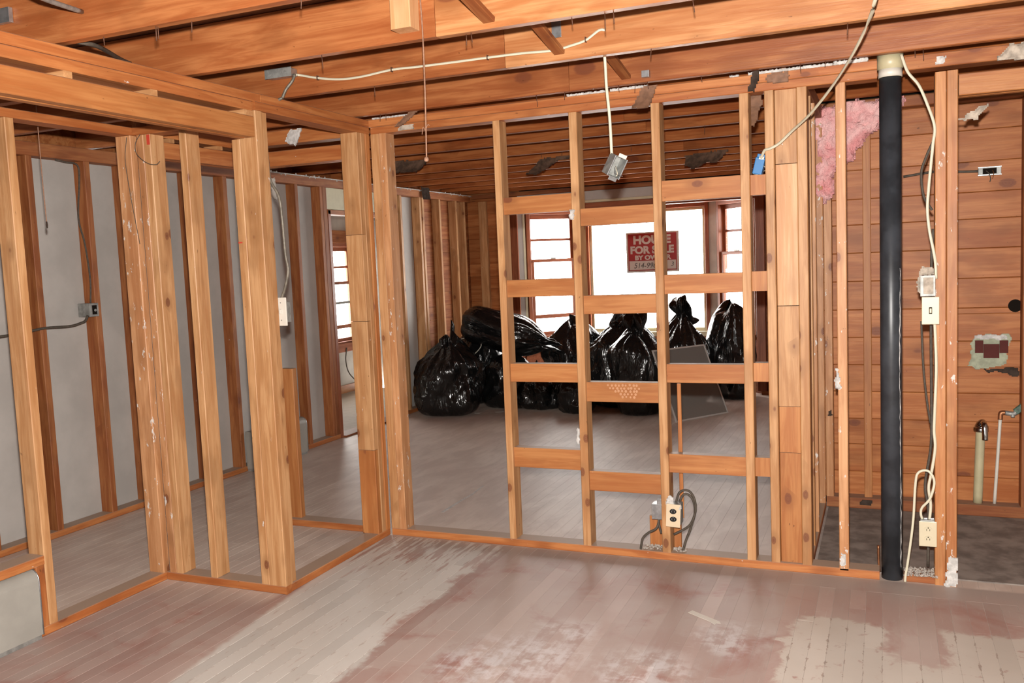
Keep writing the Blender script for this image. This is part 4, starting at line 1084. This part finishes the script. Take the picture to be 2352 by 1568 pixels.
tube(mc2, 'cable_run', [(-1.024, 4.18, 0.205), (-1.028, 4.172, 0.17), (-1.042, 4.17, 0.147), (-1.076, 4.17, 0.127), (-1.105, 4.17, 0.098), (-1.115, 4.17, 0.06), (-1.118, 4.17, 0.041)], 0.006, CABLEG)
tube(mc2, 'cable_run', [(-1.026, 4.185, 0.205), (-1.024, 4.18, 0.165), (-1.014, 4.18, 0.125)], 0.006, CABLEG)

# ---- left outer wall wiring
db = empty('wall_junction_box', (-4.42, 3.94, 1.26), 'small dark steel box on a stud of the left outer wall', 'junction box')
bx(db, 'box_body', (-4.50, -4.405), (3.915, 3.983), (1.262, 1.343), STEELDULL, 0.003)
bx(db, 'box_opening', (-4.4048, -4.403), (3.935, 3.968), (1.275, 1.33), DARKHOLE, 0.0)
lathe(db, 'ground_screw', [(0.008, 0), (0.008, 0.004)], (-4.4045, 3.955, 1.30), STEELDULL, seg=12, axis='X')
dc = empty('wall_cable', (-4.42, 3.8, 1.2), 'dark armoured cable rising and sweeping left from the box on the left wall', 'cable')
tube(dc, 'cable_run', [(-4.42, 3.940, 1.343), (-4.42, 3.952, 1.49), (-4.42, 3.935, 1.70), (-4.42, 3.904, 1.854), (-4.42, 3.931, 2.061), (-4.42, 3.929, 2.164), (-4.42, 3.845, 2.177), (-4.44, 3.793, 2.187)], 0.005, CABLEG)
tube(dc, 'cable_run', [(-4.42, 3.912, 1.27), (-4.42, 3.890, 1.24), (-4.42, 3.856, 1.229), (-4.42, 3.777, 1.217), (-4.42, 3.616, 1.220), (-4.42, 3.489, 1.209), (-4.42, 3.329, 1.197), (-4.42, 3.0, 1.19)], 0.0075, CABLEG)
st2 = empty('closet_string', (-3.47, 2.89, 1.722), 'thin pull string with a dark tip hanging behind the left closet stud', 'string')
tube(st2, 'cord', [(-3.47, 2.89, 2.286), (-3.471, 2.89, 2.1), (-3.471, 2.89, 1.92), (-3.468, 2.89, 1.738)], 0.0022, STRING, seg=6)
lathe(st2, 'tip', [(0.003, 0.03), (0.005, 0.015), (0.003, 0.0)], (-3.468, 2.89, 1.722), DARKPAPER, seg=10)
w1 = tube(None, 'stray_wire', [(-3.268, 3.196, 2.14), (-3.288, 3.196, 2.033), (-3.273, 3.197, 1.869), (-3.262, 3.198, 1.787), (-3.242, 3.20, 1.642)], 0.0016, CABLEG, seg=6)
tag(w1, 'thin dark wire dangling down the face of the triple closet post', 'wire')
w2 = tube(None, 'bent_wire', [(-3.188, 3.2, 2.148), (-3.221, 3.2, 2.108), (-3.207, 3.19, 2.056), (-3.150, 3.19, 2.012), (-3.106, 3.2, 2.002), (-3.091, 3.21, 2.017)], 0.0016, CABLEG, seg=6)
tag(w2, 'thin dark wire curving off the top of the closet post to the right', 'wire')

# ---- baseboard heaters: bent sheet cover, end edge
def heater(name, label, xwall, y0, y1, depth, h):
    e = empty(name, (xwall, (y0 + y1) / 2, 0), label, 'heater', 'baseboard heaters')
    prof = [(0, 0.02), (depth, 0.02), (depth, h - 0.05)]
    for k in range(1, 13):
        a = math.pi / 2 * k / 12
        prof.append((depth - 0.05 + 0.05 * math.cos(a), h - 0.05 + 0.05 * math.sin(a)))
    prof.append((0, h))
    n = len(prof)
    v = [(xwall + p[0], y0, p[1]) for p in prof] + [(xwall + p[0], y1, p[1]) for p in prof]
    f = [tuple(range(n)), tuple(reversed(range(n, 2 * n)))] + [((i + 1) % n, i, n + i, n + (i + 1) % n) for i in range(n)]
    me = bpy.data.meshes.new('cover'); me.from_pydata(v, [], f)
    o = link('cover', me, HEATER, e)
    tube(e, 'rolled_edge', [(xwall + p[0] + (0.001 if p[0] else 0), y1, p[1]) for p in prof[1:-1]], 0.003, STEEL, seg=6, raw=True)
    bx(e, 'base_strip', (xwall + 0.004, xwall + depth - 0.006), (y0, y1 - 0.004), (0.0, 0.02), STEELDULL, 0.001)
    return e
heater('baseboard_heater', 'grey rounded baseboard heater at the lower left corner', -3.345, 0.9, 2.512, 0.105, 0.296)
heater('baseboard_heater', 'grey baseboard heater at the foot of the left outer wall by the stub stud', -4.428, 5.25, 5.90, 0.085, 0.30)
bx(None, 'floor_register', (-4.43, -4.40), (5.28, 5.31), (0.17, 0.25), BLACKPL, 0.003)
tag(bpy.context.scene.objects['floor_register'], 'small black box low on the left outer wall behind the corner post', 'box')
bpy.context.scene.objects['floor_register'].name = 'black_box'

# ---- wet room: plumbing and remnants on the boarded wall
pb = empty('wall_box', (0.52, 5.37, 1.83), 'open steel device box on the orange boards at upper right', 'junction box')
bx(pb, 'box_body', (0.464, 0.572), (5.355, 5.384), (1.835, 1.880), STEELDULL, 0.002)
for z in (1.835, 1.876):
    bx(pb, 'box_rim', (0.462, 0.574), (5.351, 5.355), (z, z + 0.005), STEEL, 0.0008)
bx(pb, 'box_opening', (0.485, 0.55), (5.353, 5.3548), (1.843, 1.873), DARKHOLE, 0)
tube(pb, 'loose_wire', [(0.50, 5.35, 1.86), (0.512, 5.34, 1.845), (0.52, 5.335, 1.82), (0.517, 5.335, 1.80)], 0.0025, CABLEG, seg=6)
tube(pb, 'loose_wire', [(0.53, 5.35, 1.862), (0.535, 5.34, 1.84), (0.528, 5.335, 1.815)], 0.0022, COPPER, seg=6)
tube(pb, 'feed_cable', [(0.466, 5.37, 1.862), (0.42, 5.372, 1.863), (0.36, 5.372, 1.867), (0.25, 5.372, 1.875), (0.1, 5.372, 1.86)], 0.007, CABLEG)
tr = empty('tile_remnant', (0.52, 5.36, 0.80), 'dark red tiles on a pale green adhesive scrap on the boarded wall', 'tile')
rough_slab(tr, 'adhesive_bed', [(0.425, 0.825), (0.44, 0.965), (0.50, 0.985), (0.61, 0.985), (0.625, 0.97), (0.60, 0.90), (0.605, 0.83), (0.55, 0.815), (0.47, 0.795)], TILEBED, (0, RY1 - 0.024, 0), 0.006, res=0.006, amp=0.003, ragged=0.014, seed=61)
for (a, b, c, d) in ((0.452, 0.492, 0.890, 0.958), (0.493, 0.568, 0.862, 0.938), (0.569, 0.610, 0.890, 0.958)):
    bx(tr, 'tile', (a, b), (RY1 - 0.037, RY1 - 0.030), (c, d), TILE, 0.001)
rough_slab(tr, 'mortar_ridge', [(0.44, 0.968), (0.47, 0.99), (0.60, 0.985), (0.61, 0.962)], PLASTER, (0, RY1 - 0.028, 0), 0.008, res=0.005, amp=0.004, ragged=0.01, seed=62)
dp = empty('trap_pipe', (0.47, 5.34, 0.06), 'cream waste pipe with a chrome elbow standing at the boarded wall', 'pipe')
tube(dp, 'waste_pipe', [(0.468, 5.345, 0.066), (0.475, 5.345, 0.30), (0.480, 5.345, 0.485)], 0.0235, PVCCREAM, seg=20)
tube(dp, 'chrome_elbow', [(0.484, 5.345, 0.470), (0.486, 5.343, 0.500), (0.490, 5.330, 0.512), (0.494, 5.305, 0.500), (0.497, 5.295, 0.455), (0.497, 5.293, 0.425)], [0.034] * 4 + [0.034 - 0.0022 * k for k in range(9)] + [0.0145] * 18, CHROME, seg=22)
lathe(dp, 'slip_nut', [(0.036, 0.0), (0.038, 0.004), (0.038, 0.02), (0.033, 0.026)], (0.482, 5.345, 0.462), CHROME, seg=24)
wpz = empty('supply_pipe', (0.56, 5.34, 0.06), 'thin white supply pipe with a copper elbow and green handled valve', 'pipe')
tube(wpz, 'riser', [(0.549, 5.345, 0.066), (0.562, 5.345, 0.30), (0.574, 5.345, 0.535)], 0.0085, WHITEPL, seg=14)
tube(wpz, 'copper_elbow', [(0.574, 5.345, 0.530), (0.575, 5.345, 0.555), (0.580, 5.345, 0.566), (0.597, 5.345, 0.568)], 0.0125, COPPER, seg=14)
tube(wpz, 'valve_body', [(0.597, 5.345, 0.568), (0.622, 5.345, 0.563), (0.640, 5.340, 0.565), (0.650, 5.338, 0.58)], 0.0125, STEELDULL, seg=14)
tube(wpz, 'valve_spout', [(0.632, 5.343, 0.566), (0.632, 5.335, 0.545)], 0.010, STEELDULL, seg=12)
beam(wpz, 'valve_handle', (0.645, 5.335, 0.575), (0.70, 5.33, 0.628), 0.020, 0.034, GREEN, 0.006)
rp = tube(None, 'conduit_stub', [(0.03, 4.28, 0.005), (0.028, 4.278, 0.05), (0.026, 4.275, 0.13)], 0.006, COPPER, seg=8)
rp.location.x -= 0.055; rp.location.y -= 0.03
tag(rp, 'short rusty pipe stub rising just left of the black drain pipe', 'pipe')

# ---- torn paper and felt flaps
def flap(name, label, poly, mat, origin, rot, thick=0.003, bend=0.5, seed=0, res=0.006, cat='paper scrap'):
    z1 = max(p[1] for p in poly)
    o = rough_slab(None, name, poly, mat, origin, thick, res=res, amp=0.002, ragged=0.008, seed=seed, rot=rot, curl=lambda x, z: -bend * (z1 - z) ** 2 * 6)
    return tag(o, label, cat)
flap('kraft_paper_flap', 'brown kraft paper flap hanging over the plate behind the dangling box cable', [(-0.06, -0.10), (0.02, -0.11), (0.06, 0.0), (-0.01, 0.0)], KRAFT, (-1.03, 4.155, 2.275), (0, 0, 0), seed=71, bend=0.6)
flap('felt_flap', 'black felt scrap hanging from the joist above the blue box', [(-0.03, -0.09), (0.0, -0.10), (0.02, 0.0), (-0.015, 0.0)], DARKPAPER, (-0.525, 4.150, 2.285), (0, 0, 0), seed=72, bend=0.4)
flap('kraft_paper_flap', 'square brown paper piece on the plate above the backer post', [(-0.05, -0.045), (0.045, -0.045), (0.05, 0.0), (-0.05, 0.0)], KRAFT, (-0.43, 4.154, 2.268), (0, 0, 0), seed=73, bend=0.1)
flap('kraft_paper_flap', 'pointed wood coloured paper flap at the corner above the closet wall', [(-0.10, -0.05), (-0.03, -0.035), (0.06, 0.035), (0.0, 0.03)], KRAFT, (-2.28, 4.150, 2.262), (0, 0, 0), seed=74, bend=0.3)
flap('kraft_paper_flap', 'brown paper tongue hanging between the two studs beside the blue box', [(-0.035, -0.12), (0.0, -0.14), (0.03, -0.02), (0.02, 0.03), (-0.03, 0.03)], KRAFT, (-0.545, 4.31, 2.19), (0, 0, 0), seed=75, bend=0.4)
flap('felt_scrap', 'dark felt rag hanging in the far room above the left studs', [(-0.16, -0.05), (0.08, -0.06), (0.16, 0.03), (-0.16, 0.05)], FELT, (-3.45, 6.26, 2.28), (0, 0, 0), seed=76, bend=0.8, res=0.01)
flap('felt_scrap', 'long grey felt rag hanging between the first two centre studs', [(-0.20, -0.10), (-0.10, -0.12), (0.06, 0.0), (0.22, 0.0), (0.20, 0.03), (-0.10, 0.02)], FELT, (-2.47, 6.82, 2.29), (0, 0, 0), seed=77, bend=0.8, res=0.01)
flap('felt_scrap', 'torn brown felt hanging under the joists left of the blue box', [(-0.14, -0.06), (-0.05, -0.10), (0.04, -0.05), (0.12, -0.06), (0.22, 0.05), (-0.14, 0.03)], FELT, (-1.36, 7.36, 2.27), (0, 0, 0), seed=78, bend=0.8, res=0.01)
flap('felt_scrap', 'dark felt square hanging at the top corner of the far left wall', [(-0.06, -0.10), (0.06, -0.10), (0.06, 0.03), (-0.06, 0.03)], DARKPAPER, (-4.40, 8.25, 2.27), (0, 0, math.radians(75)), seed=79, bend=0.2, res=0.01)
flap('plaster_scrap', 'white plaster scrap caught under the closet header beside the grey cable', [(-0.06, -0.03), (0.02, -0.06), (0.06, 0.04), (-0.03, 0.03)], PLASTER, (-3.02, 4.150, 2.235), (0, 0, 0), seed=80, bend=0.2, cat='plaster scrap')
flap('paper_strip', 'white paper tag hanging from the left wall plate behind the closet post', [(-0.02, -0.15), (0.015, -0.17), (0.02, 0.0), (-0.015, 0.0)], PAPER, (-4.41, 5.75, 2.22), (0, 0, math.radians(60)), seed=81, bend=0.1)

# ---- conduit bits high at the left
cd1 = tube(None, 'conduit', [(-2.12, 1.665, 2.295), (-2.25, 1.9, 2.31), (-2.32, 2.0, 2.326), (-2.44, 2.238, 2.365)], 0.008, STEELDULL, seg=8)
tag(cd1, 'grey conduit crossing the joist bay at the top left corner', 'conduit')
cd2 = tube(None, 'conduit', [(-2.55, 2.285, 2.296), (-2.56, 2.4, 2.303), (-2.815, 2.75, 2.358), (-2.88, 2.868, 2.37)], 0.008, CABLEG, seg=8)
tag(cd2, 'dark cable crossing the joist bay behind the closet header', 'cable')

# ---- bin bags
def bin_bag(label, c, rx, ry, h, seed, rot=(0, 0, 0), neck=0.91, ears=0.05, lump=0.11, dome=False):
    NT, NZ = 96, 64
    random.seed(seed)
    sd = Vector((seed * 2.3, seed * 5.1, seed * 0.7))
    k1, k2, ph = random.choice([5, 6, 7]), random.choice([11, 13, 15]), random.uniform(0, 6)
    v, f = [], []
    for j in range(NZ + 1):
        t = j / NZ
        if t < 0.22: r = 0.62 + 0.38 * math.sqrt(max(0, 1 - (1 - t / 0.22) ** 2))
        elif t < 0.55: r = 1.0
        elif dome: r = max(0.02, math.sqrt(max(0.0, 1 - ((t - 0.55) / 0.45) ** 2.2)))
        elif t < neck:
            u = (t - 0.55) / (neck - 0.55); r = 1.0 - 0.74 * u ** 1.9
        elif t < neck + 0.03: r = 0.26
        else:
            u = (t - neck - 0.03) / (0.97 - neck); r = 0.26 + ears * 2.0 * math.sin(min(1, u) * 2.2) - 0.16 * min(1, u)
        fold = 0.025 + 0.11 * max(0, min(1, (t - 0.35) / (neck - 0.35)))
        if t > neck: fold = 0.30
        if dome: fold = 0.03 + 0.04 * t
        for i in range(NT):
            a = 2 * math.pi * i / NT
            d = Vector((math.cos(a), math.sin(a), t * 1.6))
            n1 = noise.noise(d * 1.5 + sd)
            n2 = abs(noise.noise(d * 3.7 + sd * 2)) 
            n3 = abs(noise.noise(Vector((d.x * 7, d.y * 7, d.z * 3)) + sd))
            n4 = abs(noise.noise(Vector((d.x * 13, d.y * 13, d.z * 9)) + sd * 3))
            rr = r * (1 + lump * 2.4 * n1 - lump * 0.9 * n2 - 0.045 * n3 - 0.012 * n4 + fold * (0.6 * math.sin(k1 * a + ph + 3 * n1) + 0.4 * math.sin(k2 * a + 2 * ph)))
            z = t * h * (1 + 0.22 * noise.noise(Vector((d.x, d.y, 9)) + sd) * t)
            if t > neck: z += 0.05 * h * math.sin(2 * a + ph) * (t - neck) / (1 - neck)
            sag = 0.05 * math.sin(a + ph) * t
            v.append((rx * rr * math.cos(a) + sag * rx, ry * rr * math.sin(a), max(z, 0.0)))
    for j in range(NZ):
        for i in range(NT):
            f.append((j * NT + i, j * NT + (i + 1) % NT, (j + 1) * NT + (i + 1) % NT, (j + 1) * NT + i))
    f.append(tuple(reversed(range(NT)))); f.append(tuple(NZ * NT + i for i in range(NT)))
    me = bpy.data.meshes.new('bin_bag')
    me.from_pydata(v, [], f)
    o = link('bin_bag', me, BAG, None, c, rot, smooth=True)
    return tag(o, label, 'bin bag', 'black bin bags heaped in the bay')
b1 = bin_bag('large black bin bag at the left front of the heap nearest the left wall', (-4.02, 7.86, 0), 0.35, 0.33, 0.78, 1, lump=0.12)
b2 = bin_bag('black bin bag on the floor under the lying bag', (-3.57, 8.36, 0), 0.32, 0.28, 0.50, 2, dome=True)
b3 = bin_bag('black bin bag with a loose drawstring behind the left front bag', (-4.05, 8.62, 0), 0.30, 0.28, 0.86, 3)
tube(b3, 'drawstring', [(-4.24, 8.33, 0.60), (-4.10, 8.27, 0.70), (-3.95, 8.24, 0.72), (-3.82, 8.21, 0.66), (-3.88, 8.19, 0.57), (-4.0, 8.23, 0.52)], 0.004, WHITEPL, seg=6)
b4 = bin_bag('black bin bag lying on its side on top of the heap at left', (-4.04, 8.36, 0.90), 0.20, 0.23, 0.98, 4, rot=(0, math.radians(106), 0), neck=0.90, lump=0.07)
bin_bag('black bin bag behind the small front bags below the left bay window', (-3.16, 9.12, 0), 0.34, 0.28, 0.76, 5, dome=True, lump=0.16)
bin_bag('low black bin bag on the floor seen between the first two centre studs', (-3.21, 8.30, 0), 0.24, 0.23, 0.46, 6, neck=0.86)
bin_bag('low black bin bag behind the second centre stud', (-2.78, 8.12, 0), 0.20, 0.20, 0.46, 7, neck=0.86)
bin_bag('black bin bag left of the middle of the heap under the picture window', (-2.66, 9.28, 0), 0.31, 0.28, 0.78, 8, dome=True, lump=0.16)
bin_bag('widest black bin bag in the middle of the heap', (-2.46, 8.60, 0), 0.36, 0.28, 0.88, 9, lump=0.13)
bin_bag('tall pleated black bin bag standing beside the window screen', (-2.17, 8.15, 0), 0.25, 0.25, 1.00, 10, neck=0.80, ears=0.14)
bin_bag('black bin bag with a raised ear behind the window screen', (-1.86, 8.82, 0), 0.27, 0.25, 1.00, 11, neck=0.84, ears=0.16)
bin_bag('tall black bin bag at the right end of the heap', (-1.45, 9.20, 0), 0.26, 0.24, 0.96, 12, lump=0.10, dome=True)

# ---- window screen leaning on the bags
sc = empty('window_screen', (-1.52, 7.97, 0), 'grey insect screen in a thin white frame leaning against the bin bags', 'screen')
s_bl, s_br = Vector((-1.707, 7.694, 0.008)), Vector((-1.338, 8.245, 0.008))
s_tl, s_tr = Vector((-1.9496, 7.8566, 0.6334)), Vector((-1.5806, 8.4077, 0.6334))
ex = (s_br - s_bl).normalized(); ez = (s_tl - s_bl).normalized(); ey = ez.cross(ex)
SM = Matrix((( ex.x, ey.x, ez.x, s_bl.x), (ex.y, ey.y, ez.y, s_bl.y), (ex.z, ey.z, ez.z, s_bl.z), (0, 0, 0, 1)))
SWD, SHT = (s_br - s_bl).length, (s_tl - s_bl).length
def spart(name, xr, yr, zr, mat, bev=0.001):
    o = bx(None, name, xr, yr, zr, mat, bev)
    m = SM @ Matrix.Translation(o.location)
    o.location = m.translation; o.rotation_euler = m.to_euler()
    return attach(o, sc)
t = 0.014
spart('frame_bar', (0, SWD), (-0.005, 0.005), (0, t), MESHGREY); spart('frame_bar', (0, SWD), (-0.005, 0.005), (SHT - t, SHT), MESHGREY)
spart('frame_bar', (0, t), (-0.005, 0.005), (t, SHT - t), MESHGREY); spart('frame_bar', (SWD - t, SWD), (-0.005, 0.005), (t, SHT - t), MESHGREY)
spart('mesh_panel', (t, SWD - t), (-0.0006, 0.0006), (t, SHT - t), SCREEN, 0)

# ---- sale sign in the picture window
sg = empty('sale_sign', (-2.45, 10.06, 1.305), 'red and white house for sale by owner sign in the picture window', 'sign')
SX0, SX1, SZ0, SZ1, SY = -2.762, -2.145, 1.305, 1.768, 10.050
bx(sg, 'sign_board', (SX0, SX1), (SY, SY + 0.004), (SZ0, SZ1), SIGNPALE, 0.0008)
W, H = SX1 - SX0, SZ1 - SZ0
def sx(u): return SX0 + (u - 200) / 1380 * W
def sz(v): return SZ1 - (v - 265) / 1015 * H
# red field with the white number box cut out of it
def sheet(name, u0, u1, v0, v1, mat, y): return bx(sg, name, (sx(u0), sx(u1)), (y, y + 0.001), (sz(v1), sz(v0)), mat, 0)
sheet('red_field', 250, 1520, 305, 985, SIGNRED, SY - 0.0012)
sheet('red_border', 250, 275, 985, 1235, SIGNRED, SY - 0.0012); sheet('red_border', 1497, 1520, 985, 1235, SIGNRED, SY - 0.0012); sheet('red_border', 250, 1520, 1210, 1235, SIGNRED, SY - 0.0012)
def text(name, body, u0, u1, v0, v1, mat, off=0.0, shear=0.0):
    cu = bpy.data.curves.new(name, 'FONT')
    cu.body = body; cu.offset = off; cu.extrude = 0.004; cu.resolution_u = 4; cu.shear = shear
    ob = bpy.data.objects.new(name, cu); COL.objects.link(ob)
    bpy.context.view_layer.update()
    me = bpy.data.meshes.new_from_object(ob.evaluated_get(bpy.context.evaluated_depsgraph_get()))
    bpy.data.objects.remove(ob); bpy.data.curves.remove(cu)
    xs = [q.co.x for q in me.vertices]; ys = [q.co.y for q in me.vertices]
    a, b, c, d = min(xs), max(xs), min(ys), max(ys)
    for q in me.vertices:
        x = sx(u0) + (q.co.x - a) / (b - a) * (sx(u1) - sx(u0))
        z = sz(v1) + (q.co.y - c) / (d - c) * (sz(v0) - sz(v1))
        y = SY - 0.0016 - (0.0006 if q.co.z > 0 else 0)
        q.co = (x, y, z)
    me.materials.clear()
    return link(name, me, mat, sg)
text('lettering', 'HOUSE', 395, 1375, 345, 572, SIGNPALE, 0.05)
text('lettering', 'FOR SALE', 312, 1450, 610, 812, SIGNPALE, 0.05)
text('lettering', 'BY OWNER', 430, 1375, 845, 968, SIGNPALE, 0.05)
text('handwriting', '514-996', 400, 985, 1035, 1170, INK, 0.0, 0.25)
text('handwriting', '3', 1365, 1440, 1035, 1140, INK, 0.0, 0.2)
for u, vv in ((450, 285), (865, 280), (495, 1258), (915, 1255), (222, 890), (1548, 840)):
    lathe(sg, 'hanging_hole', [(0.006, 0), (0.006, 0.001)], (sx(u), SY - 0.0005, sz(vv)), PAPER, seg=12, axis='Y')

# ---- scraps on the floor
def floor_scrap(name, label, pts, mat, z=0.0006, th=0.0012, cat='paper scrap'):
    n = len(pts)
    me = bpy.data.meshes.new(name)
    me.from_pydata([(x, y, z) for x, y in pts] + [(x, y, z + th) for x, y in pts], [], [tuple(reversed(range(n))), tuple(range(n, 2 * n))] + [(i, (i + 1) % n, n + (i + 1) % n, n + i) for i in range(n)])
    return tag(link(name, me, mat), label, cat)
floor_scrap('paper_strip', 'white paper strip lying on the red floor in front of the studs', [(-0.758, 3.548), (-0.745, 3.575), (-0.70, 3.545), (-0.66, 3.52), (-0.618, 3.492), (-0.612, 3.478), (-0.628, 3.476), (-0.632, 3.455), (-0.655, 3.482), (-0.70, 3.51)][::-1], PAPER)
floor_scrap('plaster_streak', 'thin curved white plaster streak on the far room floor', [(-2.47, 4.62), (-2.45, 4.63), (-2.452, 4.75), (-2.458, 4.89), (-2.455, 5.05), (-2.478, 5.27), (-2.486, 5.27), (-2.468, 5.05), (-2.472, 4.89), (-2.474, 4.75)], PLASTER, cat='plaster streak')
for k, (x, y, a, l) in enumerate(((-3.52, 8.02, 0.5, 0.16), (-3.75, 7.9, 0.1, 0.06))):
    d = Vector((math.cos(a), math.sin(a), 0)) * l / 2
    q = Vector((-d.y, d.x, 0)).normalized() * 0.008
    c = Vector((x, y, 0))
    floor_scrap('paper_scrap', ('longer' if k == 0 else 'shorter') + ' white paper sliver on the floor in front of the left bags', [tuple((c + s)[:2]) for s in (-d - q, d - q, d + q, -d + q)], PAPER)
# porch cord hanging below the porch window
cw = tube(None, 'porch_cord', [(-5.94, 8.95, 0.55), (-5.95, 8.93, 0.40), (-5.93, 8.95, 0.25), (-5.88, 9.05, 0.12), (-5.8, 9.1, 0.012), (-5.6, 8.7, 0.01), (-5.3, 8.3, 0.01)], 0.007, CABLEG)
tag(cw, 'dark cord hanging under the porch window and trailing over the cream floor', 'cord')
